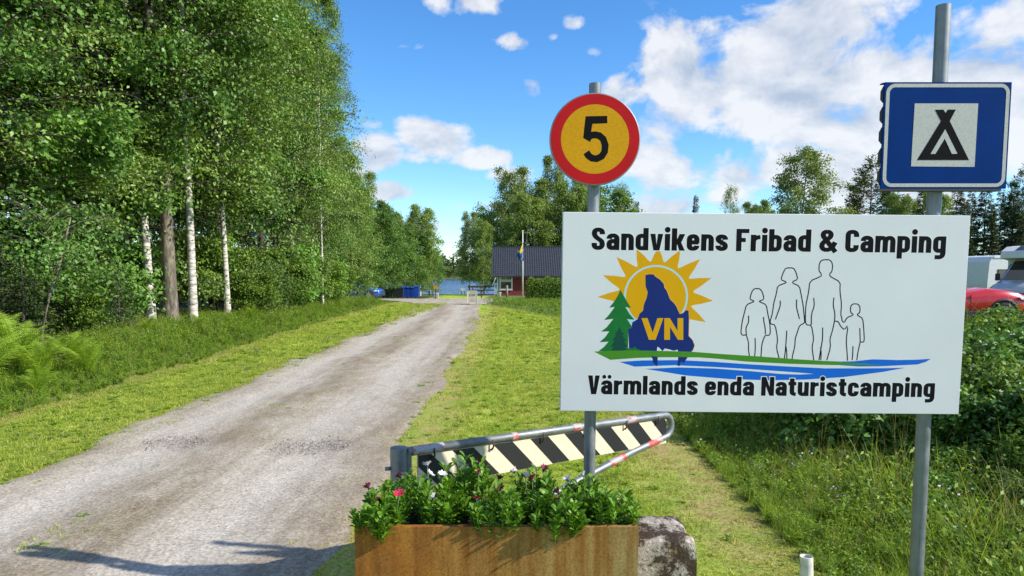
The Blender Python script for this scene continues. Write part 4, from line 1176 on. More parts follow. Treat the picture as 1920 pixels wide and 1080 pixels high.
def conifer(name, seed, H, r0, cb, Rc, step, per, bark, leaf, droop=.35, lsize=.30, pine=False, dens=1.0):
    q = np.random.default_rng(seed)
    t = np.linspace(0, 1, 10)
    T = np.stack([np.cumsum(q.normal(0, .03, 10))*t, np.cumsum(q.normal(0, .03, 10))*t, H*t], -1); T[0, 2] = -.3
    V, F = tube_np([(T, r0*(1-t)**.9 + .012)], 9)
    trunk = mesh_np(name + '_trunk', V, [F], [bark], smooth=True)
    br, C, D, NN, LL = [], [], [], [], []
    z = cb
    while z < H - .1:
        f = (z - cb)/(H - cb)
        R0 = Rc*((1 - f)**.85 if not pine else (.55 + .75*math.sin(math.pi*min(1, f*.9 + .12)))*(1 - f**4))
        for i in range(per):
            az = q.uniform(0, 6.283); L = R0*q.uniform(.6, 1.15) + .12
            s = np.linspace(0, 1, 5)[:, None]; d = np.array([math.cos(az), math.sin(az), 0])
            up = (.45 if pine else .12)*q.uniform(.4, 1.4)
            P = np.array([0, 0, z + q.normal(0, step*.3)]) + d*L*s + np.array([0, 0, 1])*L*(up*s - droop*s*s*(1 - .5*f))
            br.append((P, r0*.22*(1-f*.8)*np.linspace(1, .15, 5)))
            n = max(4, int(L*22*dens))
            sp = q.uniform(.45 if pine else .12, 1.04, n)
            c = np.stack([np.interp(sp, s[:, 0], P[:, k]) for k in range(3)], -1)
            side = q.choice([-1, 1], n)
            aa = az + side*q.uniform(.3, 1.1, n)
            reach = (.30 + .25*L*(1 - sp)*.9)*q.random(n)
            c = c + np.stack([np.cos(aa), np.sin(aa), np.zeros(n)], -1)*reach[:, None] + q.normal(0, .05 if not pine else .16, (n, 3)) - np.array([[0, 0, 1.]])*(reach*.25)[:, None]
            C.append(c); D.append(np.stack([np.cos(aa), np.sin(aa), q.uniform(-.8, .2, n) if not pine else q.uniform(-.2, .9, n)], -1))
            NN.append(np.stack([q.normal(0, .4, n), q.normal(0, .4, n), np.ones(n)], -1)); LL.append(lsize*q.uniform(.6, 1.3, n))
        z += step*q.uniform(.7, 1.3)*(1 - .4*f)
    c, d, nn, L_ = map(np.concatenate, (C, D, NN, LL))
    V, F = tube_np(br, 3)
    branches = mesh_np(name + '_branches', V, [F], [bark], smooth=True)
    V, F = leaf_quads(c, d, nn, L_, L_*(.34 if not pine else .42), .05)
    crown = mesh_np(name + '_crown', V, [F], [leaf], attrs={'var': np.repeat(np.clip(q.random(len(c)), 0, 1), 4)})
    return trunk, branches, crown

def tree_thing(name, meshes, x, y, label, group=None, scale=1.0, rotz=0.0, sxy=1.0, cat='tree', names=('trunk', 'branches', 'crown'), zoff=0.0):
    t = thing(name, (x, y, tz(x, y) + zoff), label, cat, group, rotz)
    t.scale = (scale*sxy, scale*sxy, scale)
    for nm, me in zip(names, meshes):
        if me is not None: link(nm, me, t)
    return t

def full(s): return np.clip(1.05 - .75*np.abs(np.asarray(s) - .38)**1.3*1.6, .25, 1)
BL = M['leaf_birch']
near = [broadleaf('birch', 101, 16.5, .095, 3.3, 2.9, 74, 9, 40000, .098, M['bark_birch'], BL, .75, (-.05, .0), full, .35, .20, .10, M['bark_dark']),
        broadleaf('birch', 102, 17.5, .10, 3.6, 2.7, 74, 9, 38000, .096, M['bark_birch'], BL, .7, (.02, .01), full, .35, .20, .10, M['bark_dark']),
        broadleaf('aspen', 103, 18, .165, 3.9, 3.2, 80, 9, 40000, .105, M['bark_aspen'], M['leaf_alder'], .45, (-.012, .0), full, .35, .22, .0, M['bark_dark']),
        broadleaf('alder', 104, 13.5, .13, .9, 3.0, 80, 9, 40000, .115, M['bark_dark'], M['leaf_alder'], .4, (.0, .0), full,   .3, .22, .0, M['bark_dark']),
        broadleaf('willow', 105, 12.5, .12, .7, 2.8, 80, 9, 40000, .105, M['bark_dark'], M['leaf_willow'], .45, (.03, .0), full, .35, .20, .0, M['bark_dark'], lwr=.5)]
def gpx(u, v):
    """ground point under a photograph pixel"""
    d = ray(u, v); s = 1.0
    for _ in range(60):
        p = Vector((0, 0, CAM_Z)) + d*s
        s += (p.z - tz(p.x, p.y))/max(1e-4, -d.z)*.8
    return Vector((0, 0, CAM_Z)) + d*s
def put(name, k, x, y, label, group=None, s=1.0, rz=None, sxy=1.0):
    return tree_thing(name, near[k], x, y, label, group, s, random.uniform(0, 6.28) if rz is None else rz, sxy)
# trees whose stems show at the forest edge
put('birch_tree', 0, -9.30, 18.7, 'slender white birch leaning left beside the thick brown aspen', None, 1.0, 0.0)
put('aspen_tree', 2, -8.95, 19.0, 'thick brown barked aspen between two white birches', None, 1.0, 0.0)
put('birch_tree', 1, -8.45, 19.2, 'white birch with peeling pinkish bark just right of the aspen', None, .98, 1.1, .95)
put('birch_tree', 1, -8.70, 22.2, 'slim white birch with a long bare stem at forest edge', None, .92, 2.6, .85)
put('birch_tree', 0, -8.35, 32.0, 'thin white birch standing alone in the roadside grass', None, .80, 2.0, .62)
# the leafy front of the forest
front = [(3, -10.2, 13.2, .80, 'dense leafy alder hanging over the ferns', None, 1.1), (4, -11.4, 15.0, .95, None, None, 1.1),
         (3, -10.7, 17.6, .9, None, None, .9), (4, -10.2, 21.4, 1.0, None, None, .95), (3, -10.4, 25.2, 1.05, None, None, .85), (2, -10.6, 26.5, .95, None, None, .8),
         (4, -9.9, 28.6, 1.1, None, None, .85), (3, -10.2, 31.5, 1.05, None, None, .75), (1, -10.3, 34.0, .95, None, None, .8), (4, -10.3, 36.5, 1.05, None, None, .75),
         (3, -10.8, 39.5, .95, None, None, .75), (4, -11.2, 43.5, .72, None, None, .85), (0, -12.5, 40.5, .85, None, None, .8)]
kinds = {0: ('birch_tree', 'green birch in the forest front'), 1: ('birch_tree', 'green birch in the forest front'), 2: ('aspen_tree', 'tall aspen in the leafy forest edge'),
         3: ('alder_tree', 'dense dark green alder, leafy to the ground'), 4: ('willow_tree', 'pale green goat willow, leafy to the ground')}
for k, x, y, s, lab, grp, sxy in front:
    where = ' behind the white birch stems' if y < 23 else ' beyond the white birch stems' if y < 33 else ' near the road end'
    put(kinds[k][0], k, x, y, lab or kinds[k][1] + where, None if lab else 'forest edge ' + kinds[k][0].replace('_', ' ') + 's' + where, s, None, sxy)
back = [(2, -13.5, 17, 1.0), (3, -13.0, 21, 1.2), (0, -13.0, 25.5, 1.1), (2, -13.2, 30, 1.0), (3, -13.5, 34, 1.25), (1, -13.6, 38, 1.0),
        (3, -17, 23, 1.3), (4, -16.5, 30, 1.3), (2, -14.0, 44, .8), (3, -14.8, 13.6, 1.15), (4, -18, 17.5, 1.25), (1, -12.2, 11.2, 1.0), (3, -19, 36, 1.4)]
for k, x, y, s in back:
    put(kinds[k][0], k, x, y, {1: 'birch deeper in the forest behind the edge trees', 0: 'birch deeper in the forest behind the edge trees', 2: 'aspen deeper in the forest behind the edge trees', 3: 'alder deeper in the forest behind the edge trees', 4: 'goat willow deeper in the forest behind the edge trees'}[k],
        'trees deeper in the forest', s)
# young spruces in the shade under the forest edge
spruce_s = conifer('young_spruce', 201, 3.2, .04, .15, 1.0, .16, 7, M['bark_dark'], M['needle_pine'], .22, .11, False, 2.0)
for x, y, s in ((-8.7, 12.9, .55), (-9.8, 15.6, .7), (-9.4, 13.4, .62), (-9.0, 16.6, .5)):
    tree_thing('young_spruce', spruce_s, x, y, 'small yellow green young spruce under the forest edge', 'young spruces under the forest edge', s, random.uniform(0, 6))
# leaning sapling
sap = MB(); sap.tube([(0, 0, -.1), (.10, 0, .5), (.26, 0, 1.1), (.42, .05, 1.6), (.62, .1, 2.4)], [.03, .028, .024, .02, .01], 8)
sp_t = thing('sapling', (-8.15, 12.4, tz(-8.15, 12.4)), 'thin leaning grey sapling stem behind the ferns', 'tree')
sap.build('stem', M['bark_aspen'], sp_t)
sb = broadleaf('sapling', 210, 2.6, .02, 1.5, 1.0, 16, 6, 1800, .07, M['bark_aspen'], M['leaf_alder'], .4, (.2, .03))
link('crown', sb[2], sp_t); link('branches', sb[1], sp_t)

# shrubs: three kinds, many stems from the ground
def dome(s): return np.clip(1.0 - .8*np.asarray(s)**2, .2, 1)
shrubs = [broadleaf('shrub', 301, 1.55, .022, .05, .85, 34, 7, 13000, .085, M['bark_dark'], M['leaf_shrub'], .25, prof=dome, spray=.13, wander=.1, rise=.9),
          broadleaf('shrub', 302, 1.5, .02, .05, .75, 34, 7, 12000, .095, M['bark_dark'], M['leaf_alder'], .25, prof=dome, spray=.13, wander=.1, rise=.8),
          broadleaf('shrub', 303, 1.4, .02, .05, .8, 34, 7, 13000, .085, M['bark_dark'], M['leaf_willow'], .2, prof=dome, spray=.12, wander=.1, rise=1.0, lwr=.42)]
def mesh_top(me):
    a = np.empty(len(me.vertices)*3, np.float32); me.vertices.foreach_get('co', a); return float(np.percentile(a[2::3], 99))
shrub_h = [mesh_top(m_[2]) for m_ in shrubs]
def shrub(k, x, y, h, label, group, sxy=1.0, zoff=0):
    s = h/shrub_h[k]
    return tree_thing('shrub', shrubs[k], x, y, label, group, s, random.uniform(0, 6.28), sxy, 'shrub', ('stem', 'branches', 'foliage'), zoff)
for k, x, y, s in ((0, -9.2, 14.8, 1.3), (1, -9.8, 17.2, 1.6), (0, -8.4, 23.2, 1.4), (2, -8.3, 24.4, 1.8), (0, -8.5, 25.8, 2.2), (1, -8.6, 27.6, 2.4), (2, -8.8, 29.8, 2.4), (0, -9.0, 33.2, 2.2),
                   (1, -9.1, 35.2, 2.1), (0, -9.2, 37.4, 1.9), (2, -9.6, 39.8, 1.7), (1, -10.6, 42.0, 1.6), (1, -10.3, 18.8, 2.2), (0, -10.6, 16.4, 2.2), (1, -10.8, 14.6, 2.2), (0, -9.9, 23.2, 2.6), (1, -11.4, 19.8, 2.6), (0, -12.4, 16.8, 2.6), (1, -9.8, 12.2, 1.5)):
    shrub(k, x, y, s, ('yellow green small-leaved undergrowth shrub', 'broad-leaved dark undergrowth shrub', 'narrow-leaved pale undergrowth shrub')[k] + (' under the birch stems' if y < 24.5 else ' along the roadside forest edge'),
          ('small-leaved', 'broad-leaved', 'narrow-leaved')[k] + (' undergrowth under the birches' if y < 24.5 else ' undergrowth along the forest edge'))
for k, x, y, s in ((0, 4.4, 5.6, .72), (1, 4.8, 6.7, .84), (1, 3.95, 5.9, .82), (0, 4.25, 6.4, .90), (1, 5.15, 7.4, .98), (0, 5.6, 8.2, 1.0), (1, 4.75, 7.2, .95), (2, 5.3, 6.0, .70), (0, 3.45, 7.3, 1.25), (1, 4.9, 7.9, .68), (2, 6.0, 7.4, .78), (0, 5.7, 8.8, .80), (1, 3.8, 9.2, 1.2), (1, 3.25, 6.7, 1.1), (0, 3.5, 8.2, 1.3), (2, 4.2, 10.0, 1.2), (1, 3.5, 7.4, .9), (2, 6.7, 8.6, .72), (0, 6.6, 10.0, .74), (1, 4.9, 11.0, .9), (0, 4.3, 10.4, .9),
                   (1, 7.5, 10.4, .86), (2, 4.9, 12.0, 1.0), (0, 7.0, 12.0, .5), (1, 8.4, 12.2, .55), (0, 5.6, 7.0, .80), (2, 3.6, 9.6, .75), (0, 3.4, 11.2, .8)):
    shrub(k, x, y, s, ('tall ' if s > 1.05 else 'knee-high ' if s < .8 else '') + ('yellow green small-leaved shrub on the bank behind the signs', 'broad-leaved dark green shrub on the bank behind the signs', 'narrow-leaved willow shrub on the bank behind the signs')[k],
          ('tall ' if s > 1.05 else 'low ' if s < .8 else 'middling ') + ('small-leaved', 'broad-leaved', 'willow')[k] + ' shrubs on the bank', 1.2 if s < 1.15 else 1.0)
for k, x, y, s in ((2, 3.5, 4.5, .48), (0, 3.9, 5.0, .60), (1, 3.4, 5.6, .50), (2, 3.2, 3.9, .42), (0, 3.75, 6.1, .62), (1, 2.9, 4.7, .34), (0, 2.75, 4.1, .30), (1, 3.1, 5.1, .42), (2, 2.9, 6.0, .40), (0, 3.7, 4.2, .5), (1, 4.2, 5.4, .62), (2, 4.4, 5.0, .6), (0, 2.6, 5.3, .28), (1, 2.55, 3.6, .24)):
    shrub(k, x, y, s, ('small-leaved', 'broad-leaved', 'narrow-leaved')[k] + ' low bush in the grass by the tall post', ('small-leaved', 'broad-leaved', 'narrow-leaved')[k] + ' low bushes by the tall post', 1.3)

# ------------------------------------------------------------------ trees farther away
M['leaf_far'] = leaf_mat('far_birch_leaf', (.060, .125, .018), (.330, .460, .100), .42, .55)
M['leaf_far2'] = leaf_mat('far_willow_leaf', (.075, .135, .030), (.360, .460, .140), .42, .55)
M['leaf_far3'] = leaf_mat('far_alder_leaf', (.045, .120, .018), (.270, .450, .090), .40, .55)
def far_leafy(name, seed, H, R_, leaf, n=9000, ls=.17, cb=1.6, prof=full, hang=.15, bark=None, droop=.6):
    return broadleaf(name, seed, H, .16, cb, R_, 52, 7, n, ls, bark or M['bark_birch'], leaf, droop, (0.01, 0), prof, .4, .34, hang, M['bark_dark'], clump=.45)
far = [far_leafy('far_birch', 401, 12, 2.9, M['leaf_far'], 24000, .19, 2.0), far_leafy('far_birch', 402, 14, 3.4, M['leaf_far2'], 26000, .20, 2.2, full, .25),
       far_leafy('far_alder', 403, 10, 3.3, M['leaf_far3'], 22000, .19, .6, bark=M['bark_dark'], hang=0, droop=.4), far_leafy('far_birch', 404, 15, 2.2, M['leaf_far2'], 7000, .19, 3.5, hang=.3)]
def fput(k, u, Y, top_v, label, group=None, sxy=1.0, name='birch_tree', h0=None):
    x = (u - 960)/FPX*Y
    z0 = tz(x, Y); H = at(u, top_v, Y).z - z0
    h0 = {0: 12, 1: 14, 2: 10, 3: 15}[k]
    return tree_thing(name, far[k], x, Y, label, group, H/h0, random.uniform(0, 6.28), sxy)
lg = 'trees on the left beyond the road end'
for k, u, Y, tv, sxy in ((0, 640, 50, 300, .8), (2, 672, 54, 385, .9), (0, 668, 62, 375, .8), (2, 700, 66, 400, 1.0), (0, 716, 74, 385, .75), (2, 736, 72, 425, .9), (0, 788, 84, 392, .78), (2, 775, 82, 440, 1.0), (2, 805, 88, 470, .9), (0, 757, 92, 410, .8), (1, 680, 80, 330, .8), (2, 640, 70, 360, 1.2), (1, 600, 60, 250, .9)):
    fput(k, u, Y, tv, {0: 'upright birch on the lake side beyond the gravel yard', 1: 'tall pale birch far back beyond the gravel yard', 2: 'broad low alder on the lake side beyond the gravel yard'}[k], {0: 'upright birches beyond the yard', 1: 'tall pale birches beyond the yard', 2: 'broad alders beyond the yard'}[k], sxy, 'alder_tree' if k == 2 else 'birch_tree')
fput(1, 880, 98, 402, 'left one of two wind-blown birches by the lake shore beside the cabin', None, .62)
fput(0, 907, 96, 417, 'right one of two wind-blown birches by the lake shore beside the cabin', None, .60)
for k, u, Y, tv, sxy in ((1, 962, 104, 322, .85), (0, 1000, 108, 345, 1.0), (1, 1042, 110, 300, .62), (0, 1065, 100, 352, .9), (0, 985, 98, 372, 1.0), (2, 940, 110, 400, 1.1), (1, 1085, 112, 335, .7), (2, 1120, 104, 360, 1.2)):
    fput(k, u, Y, tv, {0: 'dark green birch standing behind the red cabin roof', 1: 'tall pale green birch rising behind the red cabin roof', 2: 'broad low alder behind the red cabin'}[k], {0: 'dark birches behind the cabin', 1: 'tall pale birches behind the cabin', 2: 'alders behind the cabin'}[k], sxy, 'alder_tree' if k == 2 else 'birch_tree')
fput(3, 1155, 105, 342, 'thin airy birch above the left part of the white board', None, .8)
fput(3, 1365, 108, 346, 'small airy birch above the middle of the white board', None, .55)
fput(1, 1495, 75, 289, 'large round pale birch above the white board', None, 1.0)
fput(0, 1405, 110, 386, 'low birch top just above the board beside the large one', 'low birch tops', .6)
fput(0, 1425, 112, 383, 'low birch top just above the board beside the large one', 'low birch tops', .6)
spruce = [conifer('spruce', 501, 14, .16, .6, 2.5, .42, 6, M['bark_dark'], M['needle'], .35, .36, False, 1.8), conifer('spruce', 502, 16, .17, 1.0, 2.2, .42, 6, M['bark_dark'], M['needle'], .3, .35, False, 1.8)]
pine = conifer('pine', 503, 15, .19, 5.0, 2.5, .45, 5, M['bark_pine'], M['needle_pine'], .1, .40, True, 1.15)
def cput(me, h0, u, Y, top_v, label, group=None, sxy=1.0, name='spruce_tree'):
    x = (u - 960)/FPX*Y; z0 = tz(x, Y); H = at(u, top_v, Y).z - z0
    return tree_thing(name, me, x, Y, label, group, H/h0, random.uniform(0, 6.28), sxy)
cput(spruce[0], 14, 1191, 118, 374, 'small dark spruce tip close to the speed sign post', None, .6)
cput(spruce[0], 14, 1301, 115, 363, 'dark spruce tip standing alone above the board', None, .55)
cput(pine, 15, 1626, 78, 290, 'tall ragged pine left of the blue sign', None, .85, 'pine_tree')
cput(pine, 15, 1908, 68, 308, 'tall ragged pine right of the blue sign', None, .6, 'pine_tree')
sg = 'spruces behind the parked campers'
for i, (u, Y, tv) in enumerate(((1586, 92, 392), (1606, 88, 372), (1655, 82, 350), (1690, 78, 362), (1722, 74, 348), (1752, 80, 356), (1785, 72, 345), (1812, 70, 358), (1838, 66, 346), (1866, 70, 355), (1890, 64, 352), (1925, 66, 340), (1958, 60, 330), (1710, 88, 372), (1800, 64, 372), (1850, 60, 380), (1900, 58, 376), (1945, 56, 360), (2000, 60, 320))):
    cput(spruce[i % 2], (14, 16)[i % 2], u, Y, tv, 'dark spruce in the row behind the parked campers', sg, .95)
for u, Y, tv in ((1680, 70, 372), (1742, 70, 368)):
    fput(0, u, Y, tv, 'leafy birch among the dark spruces', 'birches among the spruces', .7)
# the forest on the far shore: one mass
def far_shore():
    V, F, var, off = [], [], [], 0
    q = np.random.default_rng(77)
    for _ in range(900):
        x = q.uniform(-330, 130); y = 452 + 70*q.random(); z0 = tz(x, y); h = q.uniform(8, 15); r_ = q.uniform(1.6, 3.0)
        n = 46; t = q.random(n)**.8; a = q.uniform(0, 6.28, n)
        rad = r_*(1 - t)**.7*q.uniform(.5, 1.1, n)
        c = np.stack([x + rad*np.cos(a), y + rad*np.sin(a), z0 + h*t], -1)
        d = np.stack([np.cos(a), np.sin(a), q.uniform(-.6, .4, n)], -1); nn = np.stack([q.normal(0, .4, n), q.normal(-.4, .4, n), np.ones(n)], -1)
        L_ = np.full(n, 1.7)*q.uniform(.7, 1.3, n)
        v, f = leaf_quads(c, d, nn, L_, L_*.8); V.append(v); F.append(f + off); off += len(v); var.append(np.repeat(np.clip(q.random(n)*.6 + q.random()*.4, 0, 1), 4))
    return mesh_np('far_shore_forest', np.concatenate(V), [np.concatenate(F)], [leaf_mat('far_forest_leaf', (.022, .045, .012), (.075, .11, .028), .2, .6)], attrs={'var': np.concatenate(var)})
tag(link('far_shore_forest', far_shore()), 'dark forest along the far shore of the lake', 'forest', kind='stuff')

# ------------------------------------------------------------------ ferns at the forest edge
def frond_mesh(seed, L):
    q = np.random.default_rng(seed)
    n = 26; V, F, off = [], [], 0
    t = np.linspace(.10, 1, n)
    def spine(s): return np.stack([L*.80*s**1.15, np.zeros_like(s), L*(.95*s - .50*s**2.4)], -1)
    p = spine(t); ln = L*.26*np.sin(np.clip(t*.92 + .06, 0, 1)*math.pi)**.8*(1.1 - .5*t) + .012
    for sd in (-1, 1):
        d = np.stack([np.full(n, .45), np.full(n, sd*1.0), q.uniform(-.25, .05, n)], -1)
        # each pinna carries two rows of pinnules, a comb of short leaflets
        for m in range(8):
            c = p + d/np.linalg.norm(d, axis=1, keepdims=True)*(ln*((m + .3)/8.0))[:, None]
            for s2 in (-.6, .6):
                dd = d*np.array([[.5, .5, 1]]) + np.array([[s2*1.3, 0, -.1]])
                l2 = np.minimum(.034, ln*.24)*(1.15 - .11*m)
                v, f = leaf_quads(c, dd, np.tile([-.35, 0, 1.0], (n, 1)) + q.normal(0, .2, (n, 3)), l2, l2*.42, .03)
                V.append(v); F.append(f + off); off += len(v)
    s = np.linspace(0, 1, 8); v, f = tube_np([(spine(s), np.linspace(.006, .002, 8))], 4)
    V.append(v); F.append(f + off)
    V = np.concatenate(V)
    return mesh_np('frond', V, [np.concatenate(F)], [M['fern']], attrs={'var': np.clip(.35 + .5*q.random(len(V)), 0, 1)})
fr = [frond_mesh(31, .85), frond_mesh(32, .95), frond_mesh(33, .75)]
for i, (x, y, s) in enumerate(((-7.15, 9.7, 1.05), (-6.75, 10.3, .95), (-7.3, 10.6, 1.15), (-6.55, 11.1, .8), (-6.95, 9.1, .9), (-7.9, 10.9, 1.1), (-7.1, 11.6, .8), (-6.35, 9.6, .55), (-7.9, 18.2, .65), (-7.7, 21.5, .7), (-8.1, 16.1, .6))):
    f = thing('fern', (x, y, tz(x, y)), 'bright green fern clump at the edge of the forest' if i < 8 else 'small fern among the grass under the white birches', 'fern', 'fern clumps at the forest edge' if i < 8 else 'small ferns under the birches', random.uniform(0, 6))
    for k in range(11):
        o = link('frond', fr[k % 3], f)
        o.rotation_euler = (random.uniform(-.15, .15), random.uniform(-.75, -.2), k*2*math.pi/11 + random.uniform(-.2, .2)); sc_ = s*random.uniform(.8, 1.1); o.scale = (sc_, sc_, sc_)

# ------------------------------------------------------------------ barrier gate
ga, gb = Vector((-.513, 3.577, 0)), Vector((1.106, 4.98, 0))
gl = (gb - ga).length; grot = math.atan2(gb.y - ga.y, gb.x - ga.x)
gate = thing('barrier_gate', (ga.x, ga.y, 0), 'grey tube barrier arm with black and cream striped board', 'gate', None, grot)
def arc_pts(c, r_, a0, a1, n=8): return [(c[0] + r_*math.cos(R(a0 + (a1-a0)*i/n)), 0, c[1] + r_*math.sin(R(a0 + (a1-a0)*i/n))) for i in range(n+1)]
zt0, zt1 = at(765, 846, 3.577).z, at(1262, 776, 4.98).z
tb = MB()
path = [(-.02, 0, zt0), (gl*.5, 0, (zt0+zt1)/2), (gl-.075, 0, zt1)] + arc_pts((gl-.075, zt1-.078), .078, 90, -68, 10)[1:] + [(gl*.80, 0, zt1-.205), (gl*.60, 0, zt1-.285), (gl*.30, 0, zt1-.405), (.02, 0, zt1-.51)]
tb.tube(path, .0235, 14)
tb.build('tube_frame', M['galv'], gate)
bd = .172
def ztop(x): return zt0 + (zt1-zt0)*x/gl - .026
bx0, bx1 = .045, gl - .055
brd = MB(); brd.prism([(bx0, ztop(bx0)), (bx1, ztop(bx1)), (bx1, ztop(bx1)-bd), (bx0, ztop(bx0)-bd)], -.004, .004)
def board_paint(name, col, chip):
    m, nt, b = new_mat(name)
    f = noise(nt, 3.2, 6, .68); g = noise(nt, 22, 4, .6)
    c = mixc(nt, .35, tuple(col), ramp(nt, g, [(.3, tuple(x*.7 for x in col)), (.7, tuple(min(1, x*1.15) for x in col))]))
    c = mixc(nt, ramp(nt, f, [(.665, (0,)*3), (.675, (1,)*3)]), c, chip)
    nt.links.new(c, b.inputs['Base Color']); b.inputs['Roughness'].default_value = .55
    return m
brd.build('board', board_paint('cream_paint', (.74, .64, .47), (.33, .33, .31)), gate)
M['stripe'] = board_paint('black_paint', (.012, .012, .013), (.30, .30, .28))
per = .277; slant = .180
for i in range(8):
    x0 = bx0 + i*per - .06; x1 = x0 + .140
    P = [(x0, 0), (x1, 0), (x1 + slant, 1), (x0 + slant, 1)]       # (x, depth below the top edge)
    poly = []
    for x, dpt in P:
        poly.append((x, dpt))
    # clip to the board ends
    def clip(poly, xm, keep_less):
        out = []
        for k in range(len(poly)):
            p, q = poly[k-1], poly[k]
            ip = (p[0] <= xm) == keep_less or p[0] == xm; iq = (q[0] <= xm) == keep_less or q[0] == xm
            if ip != iq:
                t = (xm - p[0])/(q[0] - p[0]); out.append((xm, p[1] + (q[1]-p[1])*t))
            if iq: out.append(q)
        return out
    poly = clip(clip(poly, bx1-.002, True), bx0+.002, False)
    if len(poly) < 3: continue
    st = MB(); st.prism([(x, ztop(x) - .002 - dd*(bd-.004)) for x, dd in poly], -.0056, -.002); st.build('stripe', M['stripe'], gate)
rust = paint('rusty_hook', (.10, .05, .03), .8, .4)
for x in (.13, .52, .90, 1.27, 1.64, gl-.17):
    h = MB(); h.tube([(x, -.012, ztop(x)-.03), (x+.004, -.026, ztop(x)-.008), (x+.002, -.022, ztop(x)+.03)], .005, 6); h.tube([(x-.012, -.014, ztop(x)-.026), (x+.012, -.014, ztop(x)-.02)], .004, 5); h.build('hook', rust, gate)
def tape_mat():
    m, nt, b = new_mat('red_worn_tape')
    f = noise(nt, 24, 5, .7, stretch=(.4, 1, 1)); nt.links.new(ramp(nt, f, [(.36, (.50, .04, .03)), (.47, (.56, .10, .08)), (.52, (.38, .39, .40))]), b.inputs['Base Color'])
    b.inputs['Roughness'].default_value = .5
    return m
tm = tape_mat()
def along(s0, s1, pth, r_):
    P = [Vector(p) for p in pth]; d = [0]
    for i in range(1, len(P)): d.append(d[-1] + (P[i]-P[i-1]).length)
    def at_(s):
        for i in range(1, len(P)):
            if s <= d[i]: return P[i-1].lerp(P[i], (s-d[i-1])/(d[i]-d[i-1]))
        return P[-1]
    t_ = MB(); t_.tube([at_(s0 + (s1-s0)*i/4) for i in range(5)], r_, 14, cap=False); t_.build('red_tape', tm, gate)
for s0, s1 in ((.03, .22), (.69, .73), (1.18, 1.25), (1.68, 1.77)): along(s0, s1, path, .0243)
low = sum((Vector(path[i+1]) - Vector(path[i])).length for i in range(2, 13))
for s0, s1 in ((gl*.98 + .27, gl*.98 + .42), (gl*.98 + .66, gl*.98 + .80)): along(s0, s1, path, .0243)
gpx_, gpy_ = at(748, 840, 3.56).x, 3.56
gp = thing('gate_post', (gpx_, gpy_, tz(gpx_, gpy_)), 'short thick galvanised pipe post holding the striped barrier', 'post')
gh = at(748, 840, 3.56).z - tz(gpx_, gpy_)
p = MB(); p.tube([(0, 0, -.2), (0, 0, gh)], .044, 22, cap=False); p.lathe([(.044, gh), (.041, gh+.004), (.0005, gh+.005)], 22); p.build('pipe', M['galv'], gp)
st = MB(); st.tube([(.022, -.038, gh-.115), (.060, -.070, gh-.118)], .011, 10, cap=False); st.tube([(.022, -.038, gh-.115), (.0585, -.0685, gh-.118)], .0082, 10); st.build('stub_pipe', M['galv'], gp)
st = MB(); st.tube([(-.040, -.015, gh-.10), (-.066, -.025, gh-.10)], .010, 10); st.build('stub_pipe', M['galv'], gp)
st = MB(); st.box(.040, .062, -.009, .009, gh-.16, gh-.02); st.build('hinge_plate', M['galv'], gp)

# ------------------------------------------------------------------ corten planter
def corten():
    m, nt, b = new_mat('corten_steel')
    f = noise(nt, 3.0, 6, .65, stretch=(1.6, 1.6, .5)); s = noise(nt, 26, 5, .6, stretch=(1, 1, .09)); g = noise(nt, 110, 4, .75); big = noise(nt, 1.5, 3, .5, stretch=(1.6, 1, .35))
    c = ramp(nt, f, [(.3, (.19, .062, .007)), (.5, (.31, .115, .011)), (.7, (.39, .165, .020))])
    pale = ramp(nt, s, [(.35, (.18, .12, .03)), (.65, (.28, .23, .095))])
    c = mixc(nt, mth(nt, 'MULTIPLY', ramp(nt, big, [(.36, (0,)*3), (.66, (.85,)*3)]), ramp(nt, s, [(.35, (.25,)*3), (.6, (.95,)*3)])), c, pale)
    c = mixc(nt, .7, c, ramp(nt, s, [(.36, (.62, .60, .58)), (.5, (1, 1, 1)), (.66, (1.22, 1.2, 1.15))]), 'MULTIPLY')
    c = mixc(nt, .75, c, ramp(nt, g, [(.34, (.5, .47, .44)), (.5, (1,)*3), (.66, (1.3,)*3)]), 'MULTIPLY')
    nt.links.new(c, b.inputs['Base Color']); b.inputs['Roughness'].default_value = .72; b.inputs['Metallic'].default_value = .1
    bump(nt, b, g, .25, .003)
    return m
M['corten'] = corten()
PX0, PX1, PY0, PY1, PZ = -.583, .468, 2.610, 2.988, .712
pl = thing('planter_box', ((PX0+PX1)/2, (PY0+PY1)/2, 0), 'long rusty steel planter box full of flowering plants', 'planter')
hw, hd = (PX1-PX0)/2, (PY1-PY0)/2
for (nm, x0, x1, y0, y1) in (('front_panel', -hw, hw, -hd, -hd+.003), ('back_panel', -hw, hw, hd-.003, hd), ('side_panel', -hw, -hw+.003, -hd+.0031, hd-.0031), ('side_panel', hw-.003, hw, -hd+.0031, hd-.0031)):
    q = MB(); q.box(x0, x1, y0, y1, 0, PZ, .0008); q.build(nm, M['corten'], pl)
for (x0, x1, y0, y1) in ((-hw+.0035, hw-.0035, -hd+.0035, -hd+.026), (-hw+.0035, hw-.0035, hd-.026, hd-.0035), (-hw+.0035, -hw+.026, -hd+.0265, hd-.0265), (hw-.026, hw-.0035, -hd+.0265, hd-.0265)):
    q = MB(); q.box(x0, x1, y0, y1, PZ-.0042, PZ-.0008); q.build('folded_rim', M['corten'], pl)
soil = MB(); soil.grid([[(-hw+.01 + (2*hw-.02)*i/24, -hd+.01 + (2*hd-.02)*j/8, PZ-.05 + .008*math.sin(i*2.1)*math.cos(j*1.7)) for i in range(25)] for j in range(9)])
soil.build('soil', paint('potting_soil', (.025, .018, .012), .95, .5, 60, bmp=.8), pl)

